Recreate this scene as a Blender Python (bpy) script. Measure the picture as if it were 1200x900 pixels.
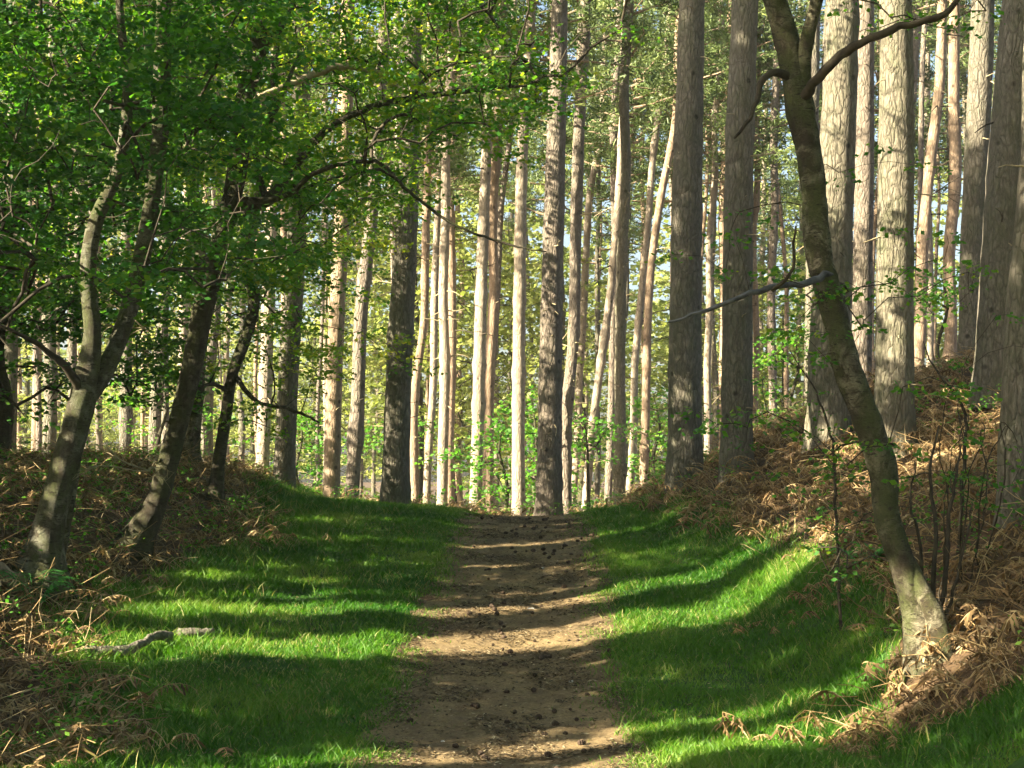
import bpy, math, random
import numpy as np
from mathutils import Vector
R = math.radians
rng = np.random.default_rng(11)
random.seed(11)
sc = bpy.context.scene
for o in list(bpy.data.objects): bpy.data.objects.remove(o)
COL = sc.collection

# ------------------------------------------------------------------ camera
CZ = 3.0                      # eye level above the datum
F = 2000.0                    # focal length in pixels of a 1200 px wide frame
HV = 560.0                    # row of the horizon
cam = bpy.data.cameras.new('camera'); cam_o = bpy.data.objects.new('camera', cam); COL.objects.link(cam_o)
cam.sensor_width = 36; cam.lens = 36*F/1200; cam.shift_y = (HV-450)/1200
cam.clip_end = 2000; cam_o.location = (0, 0, CZ); cam_o.rotation_euler = (R(90), 0, 0)
sc.camera = cam_o
# ------------------------------------------------------------------ sky, sun, exposure
SUN_E, SUN_A = R(27), R(24)
w = bpy.data.worlds.new('World'); sc.world = w; w.use_nodes = True
nt = w.node_tree
sky = nt.nodes.new('ShaderNodeTexSky'); sky.sky_type = 'NISHITA'; sky.sun_disc = False
sky.sun_elevation = SUN_E; sky.sun_rotation = math.atan2(-math.cos(SUN_A), -math.sin(SUN_A)) % (2*math.pi)
sky.air_density = 1.0; sky.dust_density = 3.0
bg = nt.nodes['Background']; bg.inputs['Strength'].default_value = 0.05
nt.links.new(sky.outputs[0], bg.inputs['Color'])
sl = bpy.data.lights.new('sun', 'SUN'); sl.energy = 5.0; sl.angle = R(0.5); sl.color = (1.0, 0.90, 0.67)
so = bpy.data.objects.new('sun', sl); COL.objects.link(so); so.location = (-30, -10, 30)
SD = Vector((math.cos(SUN_E)*math.cos(SUN_A), math.cos(SUN_E)*math.sin(SUN_A), -math.sin(SUN_E)))
so.rotation_euler = SD.to_track_quat('-Z', 'Y').to_euler()
sc.view_settings.view_transform = 'Standard'; sc.view_settings.look = 'None'
sc.view_settings.gamma = 1; sc.view_settings.use_curve_mapping = False
sc.view_settings.exposure = 2.6
sc.render.engine = 'CYCLES'
cy = sc.cycles
cy.use_denoising = True; cy.max_bounces = 6; cy.diffuse_bounces = 3; cy.glossy_bounces = 1
cy.transmission_bounces = 4; cy.transparent_max_bounces = 4; cy.caustics_reflective = False; cy.caustics_refractive = False
cy.use_adaptive_sampling = True; cy.adaptive_threshold = 0.02

# ------------------------------------------------------------------ helpers
def vnoise(x, y, seed=0):
    x = np.asarray(x, float); y = np.asarray(y, float)
    xi = np.floor(x).astype(np.int64); yi = np.floor(y).astype(np.int64)
    fx = x-xi; fy = y-yi
    fx = fx*fx*(3-2*fx); fy = fy*fy*(3-2*fy)
    def h(a, b):
        n = (a*374761393 + b*668265263 + seed*974634777) & 0xffffffff
        n = ((n ^ (n >> 13))*1274126177) & 0xffffffff
        n = n ^ (n >> 16)
        return (n & 0xffff)/65535.0
    return (h(xi, yi)*(1-fx)+h(xi+1, yi)*fx)*(1-fy)+(h(xi, yi+1)*(1-fx)+h(xi+1, yi+1)*fx)*fy
def fbm(x, y, seed=0, o=3):
    s = 0; a = .5; t = 0
    for k in range(o):
        s = s+a*vnoise(x*2**k, y*2**k, seed+k*17); t += a; a *= .5
    return s/t
def sm(a, b, x):
    t = np.clip((np.asarray(x, float)-a)/(b-a), 0, 1); return t*t*(3-2*t)

_py = [-300, -60, 0, 8, 13, 15.4, 20, 26, 30, 33, 36, 45, 70, 120, 400, 900]
_pz = [-1.6, -1.6, -1.6, -2.3, -2.66, -2.6, -2.15, -1.4, -.98, -.78, -.84, -1.2, -1.8, -2.4, -2.6, -2.6]
_t = np.arange(-320, 920, .25); _z = np.interp(_t, _py, _pz)
_k = np.exp(-.5*(np.arange(-8, 9)*.25/.7)**2); _k /= _k.sum()
_zs = np.convolve(np.pad(_z, 8, mode='edge'), _k, 'valid')
def path_z(y): return np.interp(y, _t, _zs)
def path_c(y): return np.interp(y, [0, 15, 21, 26, 33, 60], [-.1, -.08, -.05, .1, .28, .3])
def path_w(y): return np.interp(y, [0, 15, 22, 33, 40, 60], [1.3, 1.3, 1.27, 1.2, 1.1, 1.0])
def ground(x, y, fine=True):
    x = np.asarray(x, float); y = np.asarray(y, float)
    z = path_z(y)
    xr = x-path_c(y)
    near = 1-sm(60, 130, y)
    # right bank
    x0 = np.interp(y, [0, 14, 17, 24, 31, 60], [3.6, 3.4, 3.1, 2.4, 1.75, 1.6])
    e = np.maximum(xr-x0, 0)
    sl_ = np.interp(y, [0, 14, 20, 26, 31, 60], [.85, .85, .64, .50, .56, .25])
    r = sl_*(np.sqrt(e*e+.16)-.4)
    r = 3.4*np.tanh(r/3.4)
    r2 = .035*np.maximum(xr-1.1, 0)
    # left bank
    x1 = np.interp(y, [0, 15, 21, 26, 33, 60], [5.6, 5.3, 5.0, 4.9, 4.4, 4.0])
    e = np.maximum(-xr-x1, 0)
    l = .8*(np.sqrt(e*e+.3)-.55); lc = np.interp(y, [0, 21, 25, 33, 60], [1.15, 1.1, .85, .45, .3]); l = lc*np.tanh(l/lc)
    l2 = np.interp(y, [0, 15, 19, 33, 60], [.02, .03, .075, .075, .04])*np.minimum(np.maximum(-xr-1.1, 0), 7)
    z = z + (r+np.minimum(r2, .5)+l+l2)*near
    off = sm(1.0, 2.4, np.abs(xr))
    z = z + near*off*(.22*(fbm(x*.5, y*.5, 3)-.5)+.10*(fbm(x*1.7, y*1.7, 5)-.5))
    z = z + (1-near)*2.5*(fbm(x*.02, y*.02, 8)-.5)
    z = z + near*.05*np.clip(np.abs(xr), 0, 1.5)**2
    return z + CZ
def P(px, v, y): return np.array([(px-600)/F*y, y, CZ+(HV-v)/F*y])

def link(o, parent=None):
    COL.objects.link(o)
    if parent is not None:
        o.parent = parent
    return o
def empty(name, loc, label=None, cat=None, group=None, kind=None):
    o = bpy.data.objects.new(name, None); COL.objects.link(o); o.location = tuple(float(a) for a in loc)
    o.empty_display_size = .2
    tag(o, label, cat, group, kind); return o
def tag(o, label=None, cat=None, group=None, kind=None):
    if label: o['label'] = label
    if cat: o['category'] = cat
    if group: o['group'] = group
    if kind: o['kind'] = kind
    return o

class MB:
    def __init__(s): s.v = []; s.f = []; s.a = []; s.m = []; s.n = 0
    def add(s, v, f, a=None, m=0):
        v = np.asarray(v, float).reshape(-1, 3); f = np.asarray(f, np.int64)
        s.v.append(v); s.f.append(f+s.n); s.m.append(m)
        if a is None: a = np.zeros(len(v))
        s.a.append(np.broadcast_to(a, (len(v),))); s.n += len(v)
    def mesh(s, name, mats, origin=(0, 0, 0), smooth=True):
        me = bpy.data.meshes.new(name)
        v = np.concatenate(s.v)-np.asarray(origin, float)
        me.vertices.add(len(v)); me.vertices.foreach_set('co', v.astype(np.float32).ravel())
        loops = np.concatenate([f.ravel() for f in s.f])
        tot = np.concatenate([np.full(len(f), f.shape[1]) for f in s.f])
        mi = np.concatenate([np.full(len(f), m) for f, m in zip(s.f, s.m)])
        st = np.concatenate([[0], np.cumsum(tot)[:-1]])
        me.loops.add(len(loops)); me.loops.foreach_set('vertex_index', loops.astype(np.int32))
        me.polygons.add(len(tot)); me.polygons.foreach_set('loop_start', st.astype(np.int32))
        me.polygons.foreach_set('material_index', mi.astype(np.int32))
        me.polygons.foreach_set('use_smooth', np.full(len(tot), smooth))
        at = me.attributes.new('v', 'FLOAT', 'POINT'); at.data.foreach_set('value', np.concatenate(s.a).astype(np.float32))
        for m in (mats if isinstance(mats, (list, tuple)) else [mats]): me.materials.append(m)
        me.update(calc_edges=True); me.validate()
        return me
    def build(s, name, mats, parent=None, origin=(0, 0, 0), smooth=True):
        o = bpy.data.objects.new(name, s.mesh(name, mats, origin, smooth)); link(o, parent); return o

def resample(pts, rad, step):
    pts = np.asarray(pts, float); rad = np.asarray(rad, float); n = len(pts)
    if n == 2: P_ = np.vstack([2*pts[0]-pts[1], pts, 2*pts[-1]-pts[-2]])
    else: P_ = np.vstack([2*pts[0]-pts[1], pts, 2*pts[-1]-pts[-2]])
    op = []; orr = []
    for i in range(n-1):
        a, b, c, d = P_[i], P_[i+1], P_[i+2], P_[i+3]
        k = max(2, int(np.ceil(np.linalg.norm(c-b)/step)))
        for t in np.arange(k)/k:
            op.append(.5*((2*b)+(-a+c)*t+(2*a-5*b+4*c-d)*t*t+(-a+3*b-3*c+d)*t**3))
            orr.append(rad[i]*(1-t)+rad[i+1]*t)
    op.append(pts[-1]); orr.append(rad[-1])
    return np.array(op), np.array(orr)
def tube(mb, pts, rad, sides=8, a=0., m=0, lump=0., seed=0, flare=0., cap=True, lobes=5):
    pts = np.asarray(pts, float); rad = np.asarray(rad, float); n = len(pts)
    T = np.gradient(pts, axis=0); T /= np.linalg.norm(T, axis=1)[:, None]+1e-9
    ref = np.array([0., 1, 0]) if abs(T[0][1]) < .8 else np.array([1., 0, 0])
    U = np.cross(T, ref); U /= np.linalg.norm(U, axis=1)[:, None]+1e-9
    V = np.cross(T, U)
    th = np.arange(sides)/sides*2*np.pi
    r = rad[:, None]*np.ones(sides)[None, :]
    if lump:
        L = np.cumsum(np.r_[0, np.linalg.norm(np.diff(pts, axis=0), axis=1)])
        r = r*(1+lump*2*(vnoise(L[:, None]*2.2+seed*7, np.cos(th)[None]*1.6+5, seed)-.5)
               + lump*1.2*(vnoise(L[:, None]*7+seed*3, np.sin(th)[None]*3+9, seed+3)-.5))
    if flare:
        hgt = np.clip(np.linalg.norm(pts-pts[0], axis=1)/(rad[0]*4.5), 0, 1)
        fl = (1-hgt)**2.2
        r = r*(1+flare*fl[:, None]*(.55+.6*np.cos(lobes*th+seed)[None]**2+.2*np.sin(2*th+seed*2)[None]))
    v = pts[:, None]+r[:, :, None]*(np.cos(th)[None, :, None]*U[:, None]+np.sin(th)[None, :, None]*V[:, None])
    i = np.arange(n-1)[:, None]*sides; j = np.arange(sides)[None]; j2 = (j+1) % sides
    f = np.stack([i+j, i+j2, i+sides+j2, i+sides+j], -1).reshape(-1, 4)
    vv = v.reshape(-1, 3)
    mb.add(vv, f, a, m)
    if cap:
        k = mb.n; mb.add([pts[-1]+T[-1]*rad[-1]*.5], np.zeros((0, 3), int), a, m)
        b = k-sides
        mb.f.append(np.array([[b+q, b+(q+1) % sides, k] for q in range(sides)])); mb.m.append(m)

# ------------------------------------------------------------------ materials
def newmat(name):
    m = bpy.data.materials.new(name); m.use_nodes = True
    n = m.node_tree; b = n.nodes['Principled BSDF']; b.inputs['Specular IOR Level'].default_value = .25
    return m, n, b
def N(n, t, **k):
    x = n.nodes.new(t)
    for a, v in k.items():
        if a.startswith('i_'): x.inputs[a[2:].replace('_', ' ')].default_value = v
        else: setattr(x, a, v)
    return x
def ramp(n, fac, stops, interp='LINEAR'):
    r = n.nodes.new('ShaderNodeValToRGB'); r.color_ramp.interpolation = interp
    el = r.color_ramp.elements
    while len(el) < len(stops): el.new(.5)
    for e, (p, c) in zip(el, stops): e.position = p; e.color = tuple(c)+(1,) if len(c) == 3 else c
    n.links.new(fac, r.inputs[0]); return r.outputs[0]
def mix(n, f, a, b, mode='MIX'):
    x = n.nodes.new('ShaderNodeMix'); x.data_type = 'RGBA'; x.blend_type = mode
    for s, v in ((0, f), (6, a), (7, b)):
        if isinstance(v, (int, float)): x.inputs[s].default_value = v
        elif isinstance(v, tuple): x.inputs[s].default_value = v+(1,) if len(v) == 3 else v
        else: n.links.new(v, x.inputs[s])
    return x.outputs[2]
def coords(n, scale, kind='Object'):
    tc = N(n, 'ShaderNodeTexCoord'); mp = N(n, 'ShaderNodeMapping'); mp.inputs['Scale'].default_value = scale
    n.links.new(tc.outputs[kind], mp.inputs[0]); return mp.outputs[0]
def noise(n, vec, scale, detail=5, rough=.6, dist=0.):
    x = N(n, 'ShaderNodeTexNoise'); n.links.new(vec, x.inputs['Vector'])
    x.inputs['Scale'].default_value = scale; x.inputs['Detail'].default_value = detail
    x.inputs['Roughness'].default_value = rough; x.inputs['Distortion'].default_value = dist
    return x.outputs[0]
def bump(n, b, h, strength, dist):
    x = N(n, 'ShaderNodeBump'); x.inputs['Strength'].default_value = strength; x.inputs['Distance'].default_value = dist
    n.links.new(h, x.inputs['Height']); n.links.new(x.outputs[0], b.inputs['Normal'])
def pine_bark(name, lo, mid, hi, moss=0., pale=False):
    m, n, b = newmat(name); b.inputs['Roughness'].default_value = .9
    c = coords(n, (1, 1, .34))
    wn = N(n, 'ShaderNodeTexNoise'); n.links.new(c, wn.inputs['Vector']); wn.inputs['Scale'].default_value = 9; wn.inputs['Detail'].default_value = 6
    ad = mix(n, .16, c, wn.outputs['Color'], 'ADD')
    vo = N(n, 'ShaderNodeTexVoronoi'); vo.feature = 'DISTANCE_TO_EDGE'; vo.inputs['Scale'].default_value = 11
    n.links.new(ad, vo.inputs['Vector'])
    fine = noise(n, coords(n, (1, 1, .28)), 40, 8, .75)
    crack = ramp(n, vo.outputs['Distance'], [(0, (0,)*3), (.09, (.55,)*3), (.28, (1, 1, 1))])
    col = ramp(n, fine, [(.28, lo), (.5, mid), (.74, hi)])
    col = mix(n, crack, mix(n, .5, col, tuple(.5*a for a in lo)), col)
    big = noise(n, coords(n, (1, 1, .4)), 1.9, 5, .7)
    col = mix(n, ramp(n, big, [(.40, (0, 0, 0)), (.62, (.6,)*3)]), col, tuple(.5*(a+c2) for a, c2 in zip(lo, mid)))
    if pale:
        mo = noise(n, coords(n, (1, 1, .45)), 3.4, 6, .75)
        col = mix(n, ramp(n, mo, [(.44, (0, 0, 0)), (.56, (.75,)*3)]), col, tuple(.55*a for a in mid))
    ring = noise(n, coords(n, (.5, .5, 1)), 2.8, 2)
    col = mix(n, ramp(n, ring, [(.60, (0, 0, 0)), (.70, (.5,)*3)]), col, tuple(.6*a for a in lo))
    kn = N(n, 'ShaderNodeTexVoronoi'); kn.inputs['Scale'].default_value = 2.6; n.links.new(coords(n, (1, 1, .9)), kn.inputs['Vector'])
    col = mix(n, ramp(n, kn.outputs['Distance'], [(.07, (.85,)*3), (.15, (0, 0, 0))]), col, tuple(.3*a for a in lo))
    if moss:
        g = ramp(n, noise(n, coords(n, (1, 1, .6)), 3, 5, .7), [(.44, (0, 0, 0)), (.66, (moss,)*3)])
        col = mix(n, g, col, (.085, .105, .04))
    n.links.new(col, b.inputs['Base Color'])
    h = mix(n, .5, crack, fine)
    bump(n, b, h, 1, .022 if pale else .05)
    return m
M = {}
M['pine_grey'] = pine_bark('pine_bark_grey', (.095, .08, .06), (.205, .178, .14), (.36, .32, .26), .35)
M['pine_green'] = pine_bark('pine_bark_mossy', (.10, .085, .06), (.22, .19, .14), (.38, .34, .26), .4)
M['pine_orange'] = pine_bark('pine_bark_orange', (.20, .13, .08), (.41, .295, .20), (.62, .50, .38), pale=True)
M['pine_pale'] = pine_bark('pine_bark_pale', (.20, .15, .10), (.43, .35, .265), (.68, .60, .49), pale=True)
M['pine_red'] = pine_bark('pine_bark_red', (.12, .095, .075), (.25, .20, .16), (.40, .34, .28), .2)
def birch_bark(name, pale, brown, moss):
    m, n, b = newmat(name); b.inputs['Roughness'].default_value = .85
    c1 = coords(n, (1, 1, 1)); c2 = coords(n, (1, 1, 4))
    patch = ramp(n, noise(n, c1, 5.5, 8, .72, .6), [(.45, (0, 0, 0)), (.57, (1, 1, 1))])
    col = mix(n, patch, brown, pale)
    big = ramp(n, noise(n, c1, 1.7, 5, .6, .3), [(.46, (0, 0, 0)), (.60, (.9,)*3)])
    col = mix(n, big, col, (.045, .034, .02))
    g = ramp(n, noise(n, coords(n, (1.3, 1.3, .7)), 2.6, 6, .7), [(.42, (0, 0, 0)), (.60, (moss,)*3)])
    col = mix(n, g, col, (.085, .10, .03))
    lent = ramp(n, noise(n, c2, 10, 4, .6), [(.58, (0, 0, 0)), (.64, (.85,)*3)])
    col = mix(n, lent, col, (.03, .022, .015))
    fine = noise(n, c2, 45, 6, .75)
    col = mix(n, .8, col, ramp(n, fine, [(.3, (.35,)*3), (.65, (1.25,)*3)]), 'MULTIPLY')
    n.links.new(col, b.inputs['Base Color'])
    bump(n, b, mix(n, .7, patch, fine), 1, .035)
    return m
M['birch'] = birch_bark('birch_bark', (.30, .265, .18), (.06, .046, .026), .8)
M['birch_grey'] = birch_bark('birch_bark_grey', (.23, .22, .16), (.085, .07, .045), .85)
M['dark_bark'] = birch_bark('dark_mossy_bark', (.11, .095, .06), (.05, .04, .028), .6)
def twigm(name, a, b_):
    m, n, b = newmat(name); b.inputs['Roughness'].default_value = .9
    n.links.new(ramp(n, noise(n, coords(n, (1, 1, 1)), 9, 5), [(.3, a), (.7, b_)]), b.inputs['Base Color']); return m
M['twig'] = twigm('twig_bark', (.02, .016, .012), (.075, .06, .038))
M['deadwood'] = twigm('dead_wood', (.22, .17, .09), (.46, .38, .24))
M['bluebranch'] = twigm('weathered_branch', (.035, .035, .04), (.14, .14, .15))
def leafm(name, stops, trans, tf=.5, rough=.5, sat=None):
    m, n, b = newmat(name); b.inputs['Roughness'].default_value = rough; b.inputs['Specular IOR Level'].default_value = .3
    at = N(n, 'ShaderNodeAttribute', attribute_name='v')
    col = ramp(n, at.outputs['Fac'], stops)
    n.links.new(col, b.inputs['Base Color'])
    tr = N(n, 'ShaderNodeBsdfTranslucent')
    n.links.new(mix(n, 1.0, col, trans, 'MULTIPLY'), tr.inputs['Color'])
    ms = N(n, 'ShaderNodeMixShader'); ms.inputs[0].default_value = tf
    n.links.new(b.outputs[0], ms.inputs[1]); n.links.new(tr.outputs[0], ms.inputs[2])
    n.links.new(ms.outputs[0], n.nodes['Material Output'].inputs['Surface']); return m
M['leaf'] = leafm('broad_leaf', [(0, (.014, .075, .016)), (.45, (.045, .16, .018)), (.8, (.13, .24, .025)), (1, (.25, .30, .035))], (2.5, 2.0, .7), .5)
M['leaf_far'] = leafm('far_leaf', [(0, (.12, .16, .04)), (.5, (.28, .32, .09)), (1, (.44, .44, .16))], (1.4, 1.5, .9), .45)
M['leaf_shrub'] = leafm('shrub_leaf', [(0, (.05, .15, .02)), (.6, (.10, .26, .03)), (1, (.22, .36, .05))], (1.4, 1.6, .8), .5)
M['needle'] = leafm('pine_needle', [(0, (.06, .10, .035)), (.6, (.135, .185, .06)), (1, (.23, .27, .08))], (1.1, 1.2, .8), .3)
M['grass'] = leafm('grass_blade', [(0, (.016, .10, .006)), (.5, (.085, .21, .013)), (.85, (.25, .34, .06)), (.93, (.28, .30, .09)), (1, (.42, .36, .16))], (1.4, 1.5, .8), .4)
M['bracken'] = leafm('dead_bracken', [(0, (.07, .045, .022)), (.5, (.25, .155, .07)), (.85, (.44, .30, .14)), (1, (.58, .45, .25))], (1.1, 1.0, .8), .25, .8)
M['fern'] = leafm('green_fern', [(0, (.03, .16, .03)), (1, (.09, .30, .06))], (1.3, 1.5, .8), .4)
M['litter'] = leafm('litter_flakes', [(0, (.03, .02, .012)), (.5, (.12, .085, .045)), (.85, (.27, .195, .10)), (1, (.5, .41, .26))], (1, 1, 1), .05, .9)
def ground_mat():
    m, n, b = newmat('forest_floor'); b.inputs['Roughness'].default_value = .95
    c = coords(n, (1, 1, 1))
    at = N(n, 'ShaderNodeAttribute', attribute_name='v')
    n1 = noise(n, c, 1.3, 6, .7); n2 = noise(n, c, 22, 8, .75); n3 = noise(n, c, 5, 5)
    soil = ramp(n, n2, [(.3, (.035, .022, .013)), (.52, (.095, .058, .03)), (.72, (.20, .13, .065))])
    gr = ramp(n, n2, [(.3, (.018, .05, .008)), (.6, (.04, .11, .012)), (.8, (.10, .13, .03))])
    f = N(n, 'ShaderNodeMath', operation='ADD'); n.links.new(at.outputs['Fac'], f.inputs[0])
    g = N(n, 'ShaderNodeMath', operation='MULTIPLY_ADD'); n.links.new(n3, g.inputs[0]); g.inputs[1].default_value = .9; g.inputs[2].default_value = -.45
    n.links.new(g.outputs[0], f.inputs[1])
    col = mix(n, ramp(n, f.outputs[0], [(.42, (0, 0, 0)), (.6, (1, 1, 1))]), soil, gr)
    n.links.new(col, b.inputs['Base Color']); bump(n, b, n2, .8, .04); return m
M['ground'] = ground_mat()
def path_mat():
    m, n, b = newmat('needle_strewn_earth'); b.inputs['Roughness'].default_value = .95
    c = coords(n, (1, 1, 1)); cs = coords(n, (1, .6, 1))
    n2 = noise(n, c, 30, 8, .8); n1 = noise(n, cs, 2.2, 5, .65); n4 = noise(n, c, 90, 4, .8)
    col = ramp(n, n2, [(.28, (.085, .056, .03)), (.5, (.25, .175, .085)), (.74, (.45, .335, .175))])
    col = mix(n, ramp(n, n1, [(.40, (0, 0, 0)), (.68, (.7,)*3)]), col, (.085, .056, .036))
    sp = ramp(n, n4, [(.66, (0, 0, 0)), (.74, (.8,)*3)])
    col = mix(n, sp, col, (.42, .33, .22))
    n.links.new(col, b.inputs['Base Color']); bump(n, b, mix(n, .5, n2, n4), .9, .03); return m
M['path'] = path_mat()
def simple(name, a, b_, sc_=20, rough=.85):
    m, n, b = newmat(name); b.inputs['Roughness'].default_value = rough
    nn = noise(n, coords(n, (1, 1, 1)), sc_, 5, .7)
    n.links.new(ramp(n, nn, [(.3, a), (.7, b_)]), b.inputs['Base Color']); bump(n, b, nn, .5, .01); return m
M['stone'] = simple('pale_stone', (.35, .33, .30), (.7, .68, .62))
M['cone'] = simple('pine_cone_scales', (.02, .013, .009), (.085, .055, .035), 60)

# ------------------------------------------------------------------ terrain
def grass_amt(x, y):
    xr = x-path_c(y); xr = xr+np.sign(xr)*.55*(fbm(x*1.4+3, y*.9, 15, 4)-.5)
    left = sm(1.0, 1.5, -xr)*(1-sm(0, .9, -xr-np.interp(y, [0, 14, 17, 18, 19.5, 22, 27, 33, 45], [3.6, 3.6, 3.7, 4.2, 4.8, 4.6, 3.7, 4.6, 6])))
    right = sm(.95, 1.6, xr)*(1-sm(0, .7, xr-np.interp(y, [0, 13, 14.6, 15.6, 17, 19.5, 24, 31, 45], [5, 5, 4.2, 2.9, 3.5, 3.8, 3.4, 2.4, 2.2])))
    g = (left+right)*(1-sm(40, 55, y))
    return g
def axis(parts):
    a = []
    for lo, hi, st in parts: a.append(np.arange(lo, hi, st))
    return np.concatenate(a+[[parts[-1][1]]])
def sheet():
    xs = axis([(-500, -100, 40), (-100, -30, 5), (-30, -11, .8), (-11, 11, .14), (11, 30, .8), (30, 100, 5), (100, 500, 40)])
    ys = axis([(-300, -20, 20), (-20, 8, 1), (8, 12, .4), (12, 38, .14), (38, 60, .6), (60, 140, 4), (140, 900, 40)])
    X, Y = np.meshgrid(xs, ys)
    Z = ground(X, Y)
    xr = np.abs(X-path_c(Y))
    Z = Z+.035*(fbm(X*4, Y*4, 21)-.5)*sm(1.2, 1.6, xr)*(1-sm(60, 90, Y))
    nx, ny = len(xs), len(ys)
    i = np.arange(ny-1)[:, None]*nx+np.arange(nx-1)[None]
    f = np.stack([i, i+1, i+nx+1, i+nx], -1).reshape(-1, 4)
    mb = MB(); mb.add(np.stack([X, Y, Z], -1).reshape(-1, 3), f, (grass_amt(X, Y)).ravel())
    return mb.build('ground', M['ground'])
g = sheet(); tag(g, 'brown leaf-littered forest floor rising into banks either side of the track', kind='structure')
def path_sheet():
    us = np.linspace(-1, 1, 71); ys = axis([(-60, 8, 1.5), (8, 13, .3), (13, 36, .045), (36, 60, .4)])
    U, Y = np.meshgrid(us, ys)
    W = path_w(Y)+.05+.3*(fbm(Y*1.3, U*0+(U > 0)*9, 31)-.5)*2+.05*(fbm(Y*5, (U > 0)*9.+U*0, 33)-.5)*2
    X = path_c(Y)+U*(W+.12)
    Z = ground(X, Y)+.02-.09*sm(.86, 1, np.abs(U))
    Z += .028*(fbm(X*3.5, Y*3.5, 41)-.5)+.022*(fbm(X*11, Y*11, 43)-.5)+.03*(fbm(X*.9, Y*1.6, 46)-.5)
    nx, ny = len(us), len(ys)
    i = np.arange(ny-1)[:, None]*nx+np.arange(nx-1)[None]
    mb = MB(); mb.add(np.stack([X, Y, Z], -1).reshape(-1, 3), np.stack([i, i+1, i+nx+1, i+nx], -1).reshape(-1, 4))
    o = mb.build('path', M['path'])
    tag(o, 'brown earth track strewn with needles running up to the crest', kind='structure')
path_sheet()

# ------------------------------------------------------------------ stuff on the ground
def rot2(a): return np.cos(a), np.sin(a)
def scatter(n, x0, x1, y0, y1, prob):
    # denser near the camera
    y = y0+(y1-y0)*rng.random(n)**1.25
    x = x0+(x1-x0)*rng.random(n)
    k = rng.random(n) < prob(x, y)
    return x[k], y[k]
def blades(mb, x, y, z, h, wd, lean, a):
    n = len(x); th = rng.random(n)*2*np.pi; c, s = rot2(th)
    ln = rng.random(n)*2*np.pi; lx = np.cos(ln)*lean*h; ly = np.sin(ln)*lean*h
    B = np.stack([x, y, z-.01], -1)
    W = np.stack([c*wd, s*wd, 0*c], -1)
    mid = B+np.stack([lx*.35, ly*.35, h*.6], -1)
    tip = B+np.stack([lx, ly, h*.97], -1)
    V = np.stack([B-W, B+W, mid+W*.75, mid-W*.75, tip], 1).reshape(-1, 3)
    i = np.arange(n)[:, None]*5
    av = np.repeat(a, 5)
    mb.add(V, i+np.array([[0, 1, 2, 3]]), av)
    mb.f.append((i+np.array([[3, 2, 4]]))+mb.n-len(V)); mb.m.append(0)
def make_grass():
    mb = MB()
    x, y = scatter(1000000, -7.5, 6, 13.2, 42, lambda x, y: grass_amt(x, y)*(.45+.55*(fbm(x*2.2, y*2.2, 51) > .42)))
    n = len(x); z = ground(x, y)
    tuft = fbm(x*1.8, y*1.8, 57)
    h = (.03+.095*rng.random(n)**1.8)*(.35+1.4*tuft)*(.9+.4*sm(2.5, 4.5, np.abs(x)))
    a = np.clip(.0+.95*fbm(x*.7, y*.7, 61, 4)**1.2+.28*(rng.random(n)-.5), 0, .86)
    dry = rng.random(n) < .025+.12*(fbm(x*.7, y*.7, 66) > .62)+.12*(1-grass_amt(x, y)); a = np.where(dry, .9+.1*rng.random(n), a)
    blades(mb, x, y, z, h, .0045+.003*rng.random(n), .75, a)
    # longer tufts
    x, y = scatter(150000, -7, 5.6, 13.4, 38, lambda x, y: (.03+.4*sm(2.4, 4.4, np.abs(x)))*(fbm(x*1.5, y*1.5, 71) > .55)*(grass_amt(x, y) > .05))
    n = len(x); h = .1+.17*rng.random(n)
    a = np.where(rng.random(n) < .2, .9+.1*rng.random(n), .3+.5*rng.random(n))
    blades(mb, x, y, ground(x, y), h, .004+.003*rng.random(n), .7, a)
    # straggling blades at the path edge and sparse ones under the pines
    x, y = scatter(260000, -1.8, 2.1, 13.4, 36, lambda x, y: .55*np.exp(-((np.abs(x-path_c(y))-1.25)/.28)**2)*(fbm(x*2.2, y*1.6, 63) > .44))
    n = len(x); blades(mb, x, y, ground(x, y)+.015, .02+.05*rng.random(n), .005+0*x, .9, .2+.6*rng.random(n))
    o = mb.build('grass', M['grass']); tag(o, 'short bright green woodland grass along both sides of the track', 'grass', kind='stuff')
    return len(x)
make_grass()

def make_litter():
    mb = MB()
    x, y = scatter(150000, -1.5, 1.9, 13.2, 36, lambda x, y: (1-sm(1.15, 1.35, np.abs(x-path_c(y))))*(.15+.85*(fbm(x*1.6, y*1.6, 81) > .5)))
    x2, y2 = scatter(160000, -9, 8.5, 13.2, 36, lambda x, y: .8*(1-.7*grass_amt(x, y))*(np.abs(x-path_c(y)) > 1.3))
    X = np.r_[x, x2]; Y = np.r_[y, y2]; n = len(X)
    Z = ground(X, Y)+np.r_[np.full(len(x), .028), np.full(len(x2), .02)]+.01*rng.random(n)
    th = rng.random(n)*np.pi*2; L = .012+.035*rng.random(n)**2; Wd = np.where(rng.random(n) < .5, .003, .010)
    c, s = rot2(th); d = np.stack([c*L, s*L, (rng.random(n)-.4)*L*.6], -1); p = np.stack([-s*Wd, c*Wd, (rng.random(n)-.5)*Wd], -1)
    B = np.stack([X, Y, Z], -1)
    V = np.stack([B-d, B+p, B+d, B-p], 1).reshape(-1, 3)
    mb.add(V, np.arange(n)[:, None]*4+np.arange(4)[None], np.repeat(rng.random(n)**1.3, 4))
    o = mb.build('leaf_litter', M['litter'], smooth=False); tag(o, 'brown needles, bark flakes and twig bits strewn on track and banks', 'leaf litter', kind='stuff')
make_litter()

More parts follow.
